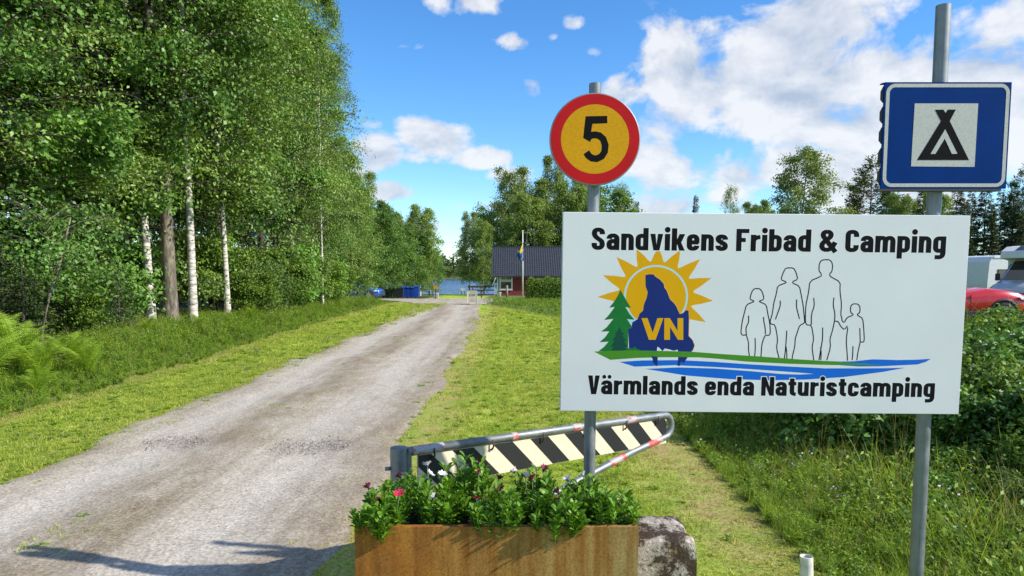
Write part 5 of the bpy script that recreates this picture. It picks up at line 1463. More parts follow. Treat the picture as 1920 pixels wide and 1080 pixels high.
def flower_foliage(seed, h, rad, nst, nlv):
    q = np.random.default_rng(seed)
    C, D, N_, L_, stems = [], [], [], [], []
    for _ in range(nst):
        a = q.uniform(0, 6.283); o = rad*math.sqrt(q.random()); hh = h*q.uniform(.55, 1.1)*(1.05 - .3*o/rad)
        s = np.linspace(0, 1, 4)[:, None]
        b0 = np.array([math.cos(a)*o*.45, math.sin(a)*o*.45, -.03]); e = np.array([math.cos(a)*o, math.sin(a)*o, hh])
        P = b0 + (e - b0)*s + np.array([math.cos(a), math.sin(a), 0])*.03*np.sin(s*math.pi)
        stems.append((P, np.array([.0028, .0026, .0022, .0015])))
        n = nlv; t = np.clip(q.beta(2.2, 1.1, n), .1, 1)
        c = np.stack([np.interp(t, s[:, 0], P[:, k]) for k in range(3)], -1); az = q.uniform(0, 6.283, n)
        C.append(c); D.append(np.stack([np.cos(az), np.sin(az), .35 + 1.0*t + q.normal(0, .25, n)], -1)); N_.append(np.stack([-np.cos(az)*.6 + q.normal(0, .3, n), -np.sin(az)*.6 + q.normal(0, .3, n), np.full(n, .8)], -1))
        L_.append(q.uniform(.034, .062, n)*(1.08 - .25*t))
    c, d, nn, L_ = map(np.concatenate, (C, D, N_, L_)); n = len(c)
    d /= np.linalg.norm(d, axis=1, keepdims=True); s = np.cross(d, nn); s /= np.linalg.norm(s, axis=1, keepdims=True); nn = np.cross(s, d)
    rows = [(0, .05, 0), (.30, .20, .03), (.58, .46, .02), (.80, .46, -.03), (.95, .24, -.09), (1.0, .04, -.12)]
    w = q.uniform(.62, .95, n); curl = q.uniform(.3, 1.6, n)
    V = []
    for t, ww, bend in rows:
        ctr = c + d*(t*L_)[:, None] + nn*(bend*L_*curl)[:, None]; off = s*(ww*w*L_*.5)[:, None]
        V += [ctr - off + nn*(.10*ww*L_)[:, None], ctr, ctr + off + nn*(.10*ww*L_)[:, None]]
    V = np.stack(V, 1).reshape(-1, 3); base = np.arange(n)*18
    F = []
    for r_ in range(5):
        for k in range(2): F.append(np.stack([base + r_*3+k, base + r_*3+k+1, base + r_*3+k+4, base + r_*3+k+3], -1))
    F = np.concatenate(F); var = np.repeat(np.clip(q.random(n)*.7 + .15, 0, 1), 18)
    SV, SF = tube_np(stems, 4)
    return mesh_np('foliage', np.concatenate([V, SV]), [np.concatenate([F, SF + len(V)])], [M['flower_leaf']], smooth=True, attrs={'var': np.concatenate([var, np.full(len(SV), .6)])})
fol = [flower_foliage(61, .205, .13, 24, 24), flower_foliage(62, .235, .12, 24, 24), flower_foliage(63, .175, .13, 24, 24), flower_foliage(64, .22, .12, 22, 25)]
M['pet_white'] = paint('white_petal', (.72, .66, .76), .5, .06, 40)
M['pet_red'] = paint('crimson_petal', (.58, .022, .06), .5, .2, 40)
M['pet_dark'] = paint('dark_red_petal', (.14, .008, .025), .5, .2, 40)
M['disc'] = paint('flower_centre', (.05, .03, .10), .7, .2)
M['stemm'] = paint('flower_stem', (.10, .17, .04), .6, .1)
def flower_mesh(mat, rad, cup):
    q = random.Random(4); mb = MB(); n = 15
    for i in range(n):
        a = 2*math.pi*i/n + q.uniform(-.08, .08); L_ = rad*q.uniform(.9, 1.05); w = rad*.19
        ca, sa = math.cos(a), math.sin(a)
        rows = []
        for t, ww in ((.12, .4), (.45, .9), (.8, 1.0), (1.0, .25)):
            z = cup*L_*t - .25*cup*L_*t*t + .002*(i % 2)
            rows.append([(ca*L_*t - sa*w*ww*k, sa*L_*t + ca*w*ww*k, z) for k in (-1, 1)])
        mb.grid(rows, False)
    return mb.mesh('petals', mat)
disc = MB(); disc.lathe([(.0002, .006), (.004, .005), (.006, .001), (.0062, -.003)], 12)
disc_me = disc.mesh('flower_disc', M['disc'])
fm = {'w': flower_mesh(M['pet_white'], .0205, .95), 'r': flower_mesh(M['pet_red'], .021, .55), 'd': flower_mesh(M['pet_dark'], .019, 1.3)}
plants = [(-.545, 2.965, 2, 'l', 1.05), (-.31, 3.03, 3, 'a', 1.0), (-.20, 3.18, 1, 'b', 1.22), (-.06, 2.965, 0, 'c', 1.02), (.11, 3.16, 1, 'd', 1.0), (.19, 2.97, 2, 'e', 1.08), (.33, 3.15, 0, 'f', .95), (.43, 3.02, 2, 'g', 1.05), (-.47, 3.19, 0, 'h', 1.0)]
plabels = {'l': 'leafy plant with one crimson flower at the left end of the planter', 'a': 'bushy plant with white daisy flowers in front of the gate post', 'b': 'tallest leafy plant in the planter with dark red flowers', 'c': 'leafy plant with crimson flowers in the planter front',
           'd': 'plant holding two large white daisies up in the planter', 'e': 'leafy plant without open flowers in the planter front', 'f': 'leafy plant at the planter back beside the sign post with small white flower', 'g': 'low leafy plant at the right end of the planter', 'h': 'leafy plant with a pair of pale buds behind the crimson one'}
fl = {'l': [(749, 927, 'r', 2.90), (692, 916, 'd', 3.0)], 'a': [(801, 874, 'w', 3.10), (829, 893, 'w', 3.06), (804, 891, 'w', 3.12), (813, 934, 'w', 2.96)], 'b': [(898, 869, 'd', 3.2), (898, 886, 'r', 3.05), (935, 900, 'd', 3.12)],
      'c': [(893, 936, 'r', 2.93), (938, 918, 'd', 3.0)], 'd': [(965, 885, 'w', 3.14), (985, 894, 'w', 3.10), (998, 901, 'd', 3.12), (1019, 882, 'd', 3.16)], 'e': [(1048, 925, 'd', 3.02)], 'f': [(1095, 893, 'w', 3.16), (1065, 901, 'w', 3.2)], 'g': [], 'h': [(752, 895, 'd', 3.14)]}
for x, y, k, key, s in [(a*.9, b*.9, c, d, e*.79) for a, b, c, d, e in plants]:      
    t = thing('flower_plant', (x, y, PZ-.045), plabels[key], 'plant')
    o = link('foliage', fol[k], t); o.rotation_euler = (0, 0, random.uniform(0, 6)); o.scale = (s, s, s)
    for u, v, c, Y in fl[key]:
        Y = Y*.9
        pt = at(u, v, Y); lp = Vector((pt.x - x, pt.y - y, pt.z - (PZ-.045)))
        f = link('flower', fm[c], t, lp, (random.uniform(.3, .8), random.uniform(.0, .4), random.uniform(0, 6)))
        link('flower_centre', disc_me, f)
        st = MB(); st.tube([(lp.x*.55, lp.y*.55, .05), (lp.x*.85, lp.y*.85, lp.z*.6), tuple(lp - Vector((0, 0, .002)))], .0020, 5); st.build('flower_stalk', M['stemm'], t)
# two overhanging shoots over the front edge
for x, n_ in ((-.53, 1), (-.46, 2)):
    pass

# ------------------------------------------------------------------ mossy concrete block
def concrete():
    m, nt, b = new_mat('mossy_concrete')
    f = noise(nt, 8, 6, .72); g = noise(nt, 60, 5, .7); o = noise(nt, 12, 5, .65)
    c = ramp(nt, g, [(.34, (.20, .165, .13)), (.5, (.44, .39, .34)), (.66, (.62, .57, .52))])
    c = mixc(nt, ramp(nt, o, [(.60, (0,)*3), (.68, (1,)*3)]), c, (.32, .17, .05))
    c = mixc(nt, ramp(nt, mth(nt, 'ADD', mth(nt, 'MULTIPLY', f, .7), mth(nt, 'MULTIPLY', g, .3)), [(.47, (0,)*3), (.52, (1,)*3)]), c, ramp(nt, g, [(.3, (.018, .012, .007)), (.7, (.075, .045, .025))]))
    nt.links.new(c, b.inputs['Base Color']); b.inputs['Roughness'].default_value = .95
    bump(nt, b, mth(nt, 'ADD', g, f), .8, .015)
    return m
def rough_block(w, d_, h, seed):
    from mathutils import noise as mn
    V, F = [], []
    n = 18
    mb = MB()
    def pt(x, y, z):
        # rounded box: shrink the top corners
        px, py, pz = x*w/2, y*d_/2, z*h
        k = max(0, z - .75)/.25
        e = max(abs(x), 0)**6*.10*k
        px *= 1 - .05*k**4*abs(x)**3 - .03*z; py *= 1 - .06*k**4; pz -= h*.025*abs(x)**7*k + h*.02*abs(y)**7*k
        nz = mn.noise(Vector((px*9 + seed, py*9, pz*9)))*.007 + mn.noise(Vector((px*30 + seed, py*30, pz*30)))*.006
        d = Vector((x, y, .3)).normalized()
        return (px + d.x*nz, py + d.y*nz, pz + nz)
    L_ = [-1 + 2*i/n for i in range(n+1)]
    Z = [i/n for i in range(n+1)]
    mb.grid([[pt(x, -1, z) for x in L_] for z in Z]); mb.grid([[pt(x, 1, z) for x in L_] for z in Z], True, True)
    mb.grid([[pt(-1, y, z) for y in L_] for z in Z], True, True); mb.grid([[pt(1, y, z) for y in L_] for z in Z]); mb.grid([[pt(x, y, 1) for x in L_] for y in L_])
    return mb
blk = rough_block(.250, .306, .625, 2.2).build('concrete_block', concrete(), None, (.605, 2.916, -.02))
tag(blk, 'weathered concrete block with dark moss beside the planter', 'block')
# ------------------------------------------------------------------ pipe stub in the grass
sx, sy = at(1512, 1045, 3.30).x, 3.30
stub = thing('pipe_stub', (sx, sy, tz(sx, sy)), 'short weathered white pipe end sticking out of the grass', 'pipe')
zt = at(1512, 1043, 3.30).z - tz(sx, sy)
p = MB(); p.tube([(.02, 0, -.1), (0, 0, zt)], .030, 16, cap=False); p.lathe([(.030, zt), (.026, zt+.001), (.026, zt-.09)], 16); p.build('pipe', paint('old_white_pipe', (.62, .60, .53), .7, .35, 14), stub)
p = MB(); p.lathe([(.0004, zt-.03), (.026, zt-.03)], 16); p.build('pipe_bore', paint('pipe_bore_dark', (.02, .02, .02), .9), stub)

# ------------------------------------------------------------------ the red cabin
HYW = 80.0
hx0 = -1.62; hbase = -1.14; heave = 1.50; hridge = 4.45; hlen = 15.0; hdep = 8.0
M['red_wall'] = paint('falu_red_boards', (.230, .036, .030), .8, .2, 3)
M['white_trim'] = paint('white_trim', (.78, .77, .74), .55, .05)
M['roof'] = paint('dark_roof_tile', (.028, .032, .042), .5, .25, 3)
M['glass'] = paint('window_glass', (.03, .04, .045), .05, .1, 3, spec=.8)
M['wood_grey'] = paint('grey_wood', (.26, .22, .17), .85, .3, 8)
M['wood_dark'] = paint('dark_wood', (.06, .045, .035), .8, .3, 8)
house = thing('red_cabin', (hx0, HYW, hbase), 'red wooden cabin with dark tiled roof and white window frames', 'house')
wh = heave - hbase
wl = MB()
nb = 16
for i in range(nb):
    z0 = .22 + (wh-.22)*i/nb; z1 = .22 + (wh-.22)*(i+1)/nb
    wl.box(0, hlen, -.022, .05, z0, z1-.012); wl.box(-.022+.0, .05, .051, hdep-.05, z0, z1-.012)
wl.box(.03, hlen-.03, .0, hdep-.06, .22, wh-.01)
wl.box(.03, hlen-.03, .02, hdep-.08, 0, .219)
# gable
wl.prism([(-hdep/2, 0), (hdep/2, 0), (0, hridge-heave-.25)], 0, .05)
gv = len(wl.v) - 6
for i in range(gv, gv+6):
    x, y, z = wl.v[i]; wl.v[i] = (y + .0, x + hdep/2, z + wh-.01)
wl.build('wall', M['red_wall'], house)
ov = .55; sl = (hridge-heave)/(hdep/2)
rows = []
nrow = 14
for j in range(nrow+1):
    for lip in ((0, 1) if j < nrow else (0,)):
        f = j/nrow if not lip else min(1, (j+.96)/nrow)
        y = -ov + (hdep/2 + ov)*f; z = wh + sl*y + .10 + (0.035 if not lip else 0.0)
        rows.append([(-.62 + (hlen+1.24)*k/320, y, z + .022*math.cos(k*2*math.pi/5)) for k in range(321)])
rf = MB(); rf.grid(rows, False)
rf.box(-.62, hlen+.62, hdep/2-.12, hdep/2+.12, hridge-hbase+.04, hridge-hbase+.16)
rf.add([(-.62, hdep/2, hridge-hbase+.08), (hlen+.62, hdep/2, hridge-hbase+.08), (hlen+.62, hdep+ov, wh-sl*ov+.08), (-.62, hdep+ov, wh-sl*ov+.08)], [(0, 1, 2, 3)])
roof = rf.build('roof', M['roof'], house)
fb = MB()
for s in (1, -1):
    y0, y1 = (-ov-.02, hdep/2) if s == 1 else (hdep+ov+.02, hdep/2)
    za, zb = wh + sl*(-ov) - .10, hridge-hbase-.08
    fb.add([(-.66, y0, za), (-.66, y1, zb), (-.66, y1, zb+.22), (-.66, y0, za+.22), (-.625, y0, za), (-.625, y1, zb), (-.625, y1, zb+.22), (-.625, y0, za+.22)], [(0, 1, 2, 3), (7, 6, 5, 4), (0, 4, 5, 1), (3, 2, 6, 7), (0, 3, 7, 4), (1, 5, 6, 2)])
fb.build('barge_board', M['roof'], roof)
ev = MB(); ev.box(-.6, hlen+.6, -ov-.01, -ov+.02, wh+sl*(-ov)-.04, wh+sl*(-ov)+.075); ev.build('gutter', M['roof'], roof)
fs = MB(); fs.box(-.02, hlen, -.05, -.023, wh-.13, wh-.02); fs.build('frieze_board', M['white_trim'], house)
cb_ = MB(); cb_.box(-.03, .12, -.048, -.0225, .2, wh-.135); cb_.build('corner_board', M['white_trim'], house)
pl_ = MB(); pl_.box(-.05, hlen, -.012, .019, 0, .20); pl_.build('plinth', paint('plinth_concrete', (.35, .33, .30), .9), house)
dp = MB(); dp.tube([(-.30, -.10, wh-.15), (-.30, -.10, .1)], .05, 8); dp.tube([(-.10, -.5, wh-.35), (-.55, -.2, wh-1.35)], .06, 8); dp.build('downpipe', M['white_trim'], house)
def window(x0, x1, z0, z1):
    w = MB()
    for a, b, c, d_ in ((x0, x1, z0, z0+.14), (x0, x1, z1-.14, z1), (x0, x0+.14, z0+.1405, z1-.1405), (x1-.14, x1, z0+.1405, z1-.1405)): w.box(a, b, -.075, -.0225, c, d_)
    o = w.build('window', M['white_trim'], house)
    g = MB(); g.box(x0+.14, x1-.14, -.045, -.024, z0+.14, z1-.14); g.build('pane', M['glass'], o)
    g = MB(); zm = z0 + (z1-z0)*.66
    g.box(x0+.1405, x1-.1405, -.062, -.046, zm-.03, zm+.03); g.box((x0+x1)/2-.025, (x0+x1)/2+.025, -.062, -.046, zm+.0305, z1-.1405); g.build('glazing_bar', M['white_trim'], o)
    s_ = MB(); s_.box(x0-.03, x1+.03, -.12, -.0755, z0-.04, z0+.02); s_.build('sill', M['white_trim'], o)
    cu = MB(); cu.box(x0+.1405, x1-.1405, -.0455, -.0452, zm-.22, zm-.035); cu.build('blind', paint('pale_blind', (.55, .60, .55), .8), o)
def hxp(u): return (u-960)/FPX*HYW - hx0
def hzp(v): return at(960, v, HYW).z - hbase
window(hxp(936.5), hxp(961), hzp(543.5), hzp(515))
window(hxp(1037), hxp(1061), hzp(543.5), hzp(516))
window(hxp(1120), hxp(1145), hzp(543.5), hzp(516))
# porch deck by the gable
deck = thing('porch_deck', (hx0-2.9, HYW-.6, hbase), 'low wooden deck with rail fence beside the cabin gable', 'deck')
for i in range(14):
    q = MB(); q.box(-.05 + i*.19, .13 + i*.19, 0, 4.5, .22, .26); q.build('plank', M['wood_grey'], deck)
q = MB(); q.box(-.05, 2.62, -.03, -.002, .02, .24); q.build('fascia', M['wood_grey'], deck)
for x in (0, 1.3, 2.5):
    q = MB(); q.box(x-.05, x+.05, 4.30, 4.40, .26, 1.2); q.build('rail_post', M['wood_dark'], deck)
for z in (.65, 1.1):
    q = MB(); q.box(-.1, 2.6, 4.27, 4.299, z, z+.12); q.build('rail', M['wood_dark'], deck)
fence = thing('rail_fence', (-3.72, 66, tz(-3.72, 66)), 'short dark three-rail wooden fence next to the stop board', 'fence')
for x in (-.15, .95):
    q = MB(); q.box(x-.07, x+.07, -.07, .07, 0, 1.25); q.build('fence_post', M['wood_dark'] if x < 0 else M['wood_grey'], fence)
for z in (.25, .60, .95):
    q = MB(); q.box(-.3, 1.1, -.11, -.0705, z, z+.16); q.build('fence_rail', M['wood_dark'], fence)
# flag pole
def flag_mats(): return paint('flag_blue', (.010, .075, .27), .8, .1), paint('flag_yellow', (.80, .56, .02), .8, .1)
fx_ = (980-960)/FPX*74; fz = tz(fx_, 74)
fp = thing('flag_pole', (fx_, 74, fz), 'white flag pole in front of the cabin with a limp blue and yellow flag', 'flag pole')
ph = at(980, 434, 74).z - fz
p = MB(); p.tube([(0, 0, 0), (0, 0, ph*.5), (0, 0, ph)], [.075, .065, .045], 10); p.build('pole', M['white_trim'], fp)
p = MB(); p.lathe([(.001, ph+.14), (.06, ph+.10), (.08, ph+.05), (.05, ph), (.03, ph-.02)], 12); p.build('finial', M['white_trim'], fp)
fb_, fy_ = flag_mats()
flg = MB(); rows = []
z1 = at(980, 454, 74).z - fz; z0 = at(980, 489, 74).z - fz
for j in range(15):
    t = j/14; row = []
    wd = .10 + .55*math.sin(min(1, t*1.25)*math.pi*.62)*(1 - .55*max(0, t-.72)/.28)
    for k in range(11):
        s = k/10
        row.append((.07 - s*wd + .12*max(0, t-.8)*5*(1-s)*.4, -.06 + .10*math.sin(s*7 + t*2)*s, z1 + (z0-z1)*t - .25*s*(1-t)))
    rows.append(row)
flg.grid(rows)
for j in range(14):
    for k in range(10):
        if (3 <= k <= 5 and j < 8) or (j in (5, 6)) or (j > 11 and 4 <= k <= 6): flg.m[j*10+k] = 1
flg.build('flag', [fb_, fy_], fp)
# notice board on the verge
nbx, nby = (885.5-960)/FPX*42, 42.0
nz = tz(nbx, nby)
nb_ = thing('notice_board', (nbx, nby, nz), 'small pale board reading STOP standing by the road end', 'sign')
zt_, zb_ = at(885, 546, nby).z - nz, at(885, 568, nby).z - nz
w2 = 8.5/FPX*nby
q = MB(); q.box(-w2, w2, 0, .03, zb_, zt_); q.build('panel', paint('pale_board', (.62, .58, .46), .7, .08), nb_)
q = MB()
for a, b, c, d_ in ((-w2-.02, w2+.02, zt_, zt_+.03), (-w2-.02, w2+.02, zb_-.03, zb_), (-w2-.03, -w2, zb_-.03, zt_+.03), (w2, w2+.03, zb_-.03, zt_+.03)): q.box(a, b, -.012, .035, c, d_)
q.build('frame', M['white_trim'], nb_)
for x in (-w2*.8, w2*.8):
    q = MB(); q.box(x-.02, x+.02, .005, .03, -.1, zb_-.0305); q.build('leg', M['wood_dark'], nb_)
GL['T'] = G_(.56, polys=[[(0, 1), (.56, 1), (.56, .81), (.40, .81), (.40, 0), (.16, 0), (.16, .81), (0, .81)]])
GL['O'] = G_(.60, [[('M', .48, .5), ('L', .48, .75), ('C', .48, .88, .40, .905, .30, .905), ('C', .2, .905, .12, .88, .12, .75), ('L', .12, .25), ('C', .12, .12, .2, .095, .30, .095), ('C', .40, .095, .48, .12, .48, .25), ('L', .48, .5)]])
GL['P'] = G_(.58, [[('M', .12, 0), ('L', .12, 1)], [('M', .12, .905), ('L', .3, .905), ('C', .5, .905, .5, .5, .3, .5), ('L', .12, .5)]])
hgt = zt_-zb_
write('STOP', -w2*.72, zb_+hgt*.56, hgt*.20, w2*1.44, nb_, -.003, paint('grey_print', (.16, .15, .13), .7), 'letter')
for k, (wf, zf) in enumerate(((.60, .86), (.25, .43), (.66, .26), (.5, .14))):
    q = MB(); q.box(-w2*wf, w2*wf, -.003, .001, zb_+hgt*zf-.012, zb_+hgt*zf+.012); q.build('print_line', paint('grey_print_line', (.25, .23, .19), .7), nb_)
# timber post and pot by the cabin corner
q = MB(); q.tube([(0, 0, -.1), (0, 0, at(950, 535, 70).z - tz(-.5, 70))], .11, 10); o = q.build('timber_post', M['wood_grey'], None, ((950.5-960)/FPX*70, 70, tz(-.5, 70))); tag(o, 'stout weathered timber post standing before the cabin window', 'post')
q = MB(); q.lathe([(.001, 0), (.17, 0), (.22, .42), (.24, .45), (.21, .45), (.19, .38), (.001, .37)], 14); pot = thing('flower_pot', ((936-960)/FPX*76, 76, tz(-1.3, 76)), 'white plant pot by the cabin corner', 'pot'); q.build('pot', M['white_trim'], pot)
V, F = leaf_quads(np.array([0, 0, .42]) + rng.normal(0, .10, (90, 3)), rng.normal(0, 1, (90, 3)) + [0, 0, .8], rng.normal(0, 1, (90, 3)), np.full(90, .16), np.full(90, .08))
link('plant', mesh_np('plant', V, [F], [M['leaf_shrub']], attrs={'var': np.repeat(rng.random(90), 4)}), pot)

# ------------------------------------------------------------------ clipped hedge
def hedge():
    q = np.random.default_rng(8); n = 34000
    Lx, Ly, Lz = 8.2, 1.7, 1.62
    f = q.random(n); c = np.empty((n, 3))
    top = f < .34; front_ = (f >= .34) & (f < .74); rest = f >= .74
    u, v = q.random(n), q.random(n)
    c[:, 0] = u*Lx; c[:, 1] = v*Ly; c[:, 2] = Lz
    c[front_, 1] = 0; c[front_, 2] = v[front_]*Lz
    e = rest; c[e, 0] = 0; c[e, 1] = u[e]*Ly; c[e, 2] = v[e]*Lz
    rad = .30; # rounded shoulders
    k = np.clip((c[:, 2] - (Lz-rad))/rad, 0, 1); c[:, 0] += rad*.8*k**2*(c[:, 0] < .2); c[:, 1] += rad*.7*k**2*(c[:, 1] < .2)
    ed_ = np.minimum(c[:, 0], c[:, 1]); c[:, 2] -= np.where(top, .22*np.clip(1 - ed_/.35, 0, 1)**2, 0)
    bumpy = .07*np.sin(c[:, 0]*4.3 + 1) + .05*np.sin(c[:, 0]*9.1)
    c[:, 2] += np.where(top, bumpy, 0); c += q.normal(0, .055, (n, 3))
    nn = np.where(top[:, None], [[0, -.2, 1.]], np.where(front_[:, None], [[0, -1., .4]], [[-1., -.2, .4]])) + q.normal(0, .5, (n, 3))
    d = q.normal(0, 1, (n, 3)) + [0, 0, .5]
    L_ = .085*q.uniform(.7, 1.3, n)
    V, F = leaf_quads(c, d, nn, L_, L_*.6)
    return mesh_np('hedge_foliage', V, [F], [M['leaf_hedge']], attrs={'var': np.repeat(q.random(n), 4)})
hgx, hgy = (990-960)/FPX*54, 54.0
hg = thing('hedge', (hgx, hgy, tz(hgx+3, hgy) - .1), 'clipped dense green hedge on the bank in front of the cabin', 'hedge')
hm = hedge(); link('foliage', hm, hg)
q = MB(); q.box(.12, 8.1, .12, 1.6, 0, 1.42, .1); q.build('shade_core', paint('hedge_shade', (.012, .018, .006), .95, .3), hg)  # solid near-black box, its colour stands in for shade between the leaves

# ------------------------------------------------------------------ bins, car and small signs by the yard
def bin_(u, Y, w, h, col, label, group, lidc=None):
    x = (u-960)/FPX*Y
    t = thing('waste_bin', (x, Y, tz(x, Y)), label, 'bin', group)
    b = MB(); b.add([(sx*w*k/2, sy*w*k*.48, z) for z, k in ((.10, .82), (h*.90, 1.0)) for sx, sy in ((-1, -1), (1, -1), (1, 1), (-1, 1))], [(3, 2, 1, 0), (4, 5, 6, 7), (0, 1, 5, 4), (1, 2, 6, 5), (2, 3, 7, 6), (3, 0, 4, 7)])
    b.build('body', col, t)
    l = MB(); l.grid([[(-w*.54 + w*1.08*i/6, -w*.54 + w*1.08*j/6, h*.905 + h*.10*math.sin(math.pi*(j+1.5)/9)) for i in range(7)] for j in range(7)]); l.box(-w*.55, w*.55, -w*.55, w*.55, h*.88, h*.904)
    l.build('lid', lidc or col, t)
    for sx in (-1, 1):
        k = MB(); k.lathe([(.001, sx*w*.36-.03), (.09, sx*w*.36-.03), (.09, sx*w*.36+.03), (.001, sx*w*.36+.03)], 12, (0, w*.36, .09), 'x'); k.build('wheel', M['wood_dark'], t)
    return t
bg_, bb_, bk_ = paint('green_bin_plastic', (.015, .035, .018), .5, .1), paint('blue_bin_plastic', (.010, .070, .42), .45, .12), paint('grey_bin_plastic', (.02, .022, .025), .5, .1)
for i, u in enumerate((722, 731, 741)): bin_(u, 66, .46, 1.0, bg_ if i else bk_, 'dark green wheeled bin in the row by the blue ones', 'dark bins in the row')
bin_(750.5, 65, .62, 1.0, bk_, 'black wheeled bin at the end of the dark row', None)
for u in (759, 767, 774): bin_(u, 67, .50, 1.05, bb_, 'bright blue wheeled bin in the row under the trees', 'blue bins in the row')
bin_(781.5, 66, .46, 1.15, bb_, 'tallest bright blue bin at the end of the row', None)

def small_sign(u, v0, v1, w, Y, col, label, base=False, poles=1, h=None):
    x = (u-960)/FPX*Y; z = tz(x, Y)
    t = thing('small_sign', (x, Y, z), label, 'sign')
    za, zb = at(u, v1, Y).z - z, at(u, v0, Y).z - z
    q = MB(); q.box(-w/2, w/2, -.03, -.005, za, zb); q.build('plate', col, t)
    for i in range(poles):
        px = 0 if poles == 1 else (-w*.4 + w*.8*i)
        q = MB(); q.box(px-.035, px+.035, 0, .06, -.1, zb-.03); q.build('stake', M['wood_dark'], t)
    if base:
        rough = rough_block(.42, .4, .55, 5.0).build('stone_base', paint('pale_stone', (.42, .41, .39), .9, .3), t, (0, .3, -.05))
    return t
small_sign(817, 535, 542, .30, 62, paint('orange_plate', (.60, .24, .01), .5), 'small orange yellow sign on a post with stone foot', True)
small_sign(811, 538, 541, .20, 90, paint('yellow_plate', (.55, .42, .05), .5), 'tiny yellow sign by the lake shore')
small_sign(868, 540, 545, .52, 92, paint('pale_plate', (.55, .56, .55), .6), 'low pale notice board at the lake shore', poles=2)
q = MB(); q.lathe([(.001, .5), (.18, .42), (.25, .25), (.18, .08), (.001, 0)], 14); o = q.build('buoy', paint('buoy_white_red', (.62, .45, .45), .5, .3), None, ((804-960)/FPX*96, 96, tz(-11, 96) + .25)); tag(o, 'pale round buoy lying at the lake shore', 'buoy')

# ------------------------------------------------------------------ vehicles
M['rubber'] = paint('tyre_rubber', (.015, .015, .016), .85, .2)
M['rim'] = paint('alloy_rim', (.45, .46, .48), .3, .1, metal=.8)
M['cladding'] = paint('black_cladding', (.025, .025, .027), .6, .15)
M['car_glass'] = paint('car_glass', (.02, .025, .03), .06, .1, spec=.9)
M['lamp_glass'] = paint('headlamp', (.55, .57, .60), .1, .15, spec=.9)
def wheel(t, x, y, r_, w=.22):
    q = MB(); s = 1 if y > 0 else -1
    q.lathe([(r_*.66, y-w/2), (r_*.96, y-w/2), (r_, y-w*.3), (r_, y+w*.3), (r_*.96, y+w/2), (r_*.66, y+w/2)], 28, (x, 0, r_), 'y'); o = q.build('wheel', M['rubber'], t)
    q = MB(); q.lathe([(.001, y-w*.42), (r_*.14, y-w*.46), (r_*.2, y-w*.36), (r_*.62, y-w*.40), (r_*.67, y-w*.48), (r_*.67, y+w*.48), (r_*.62, y+w*.40), (.001, y+w*.42)], 28, (x, 0, r_), 'y'); q.build('rim', M['rim'], o)
    sp = MB()
    for k in range(5):
        a = 2*math.pi*k/5
        for yy in (y-w*.47, y+w*.43):
            sp.add([(x + r_*(.10*math.cos(a+1.57) * sg + rad*math.cos(a)), yy + d, r_ + r_*(.10*math.sin(a+1.57)*sg + rad*math.sin(a))) for d in (0, w*.04) for rad, sg in ((.1, -1), (.64, -.8), (.64, .8), (.1, 1))], [(0, 1, 2, 3), (7, 6, 5, 4), (0, 4, 5, 1), (1, 5, 6, 2), (2, 6, 7, 3), (3, 7, 4, 0)])
    sp.build('spokes', M['rim'], o)
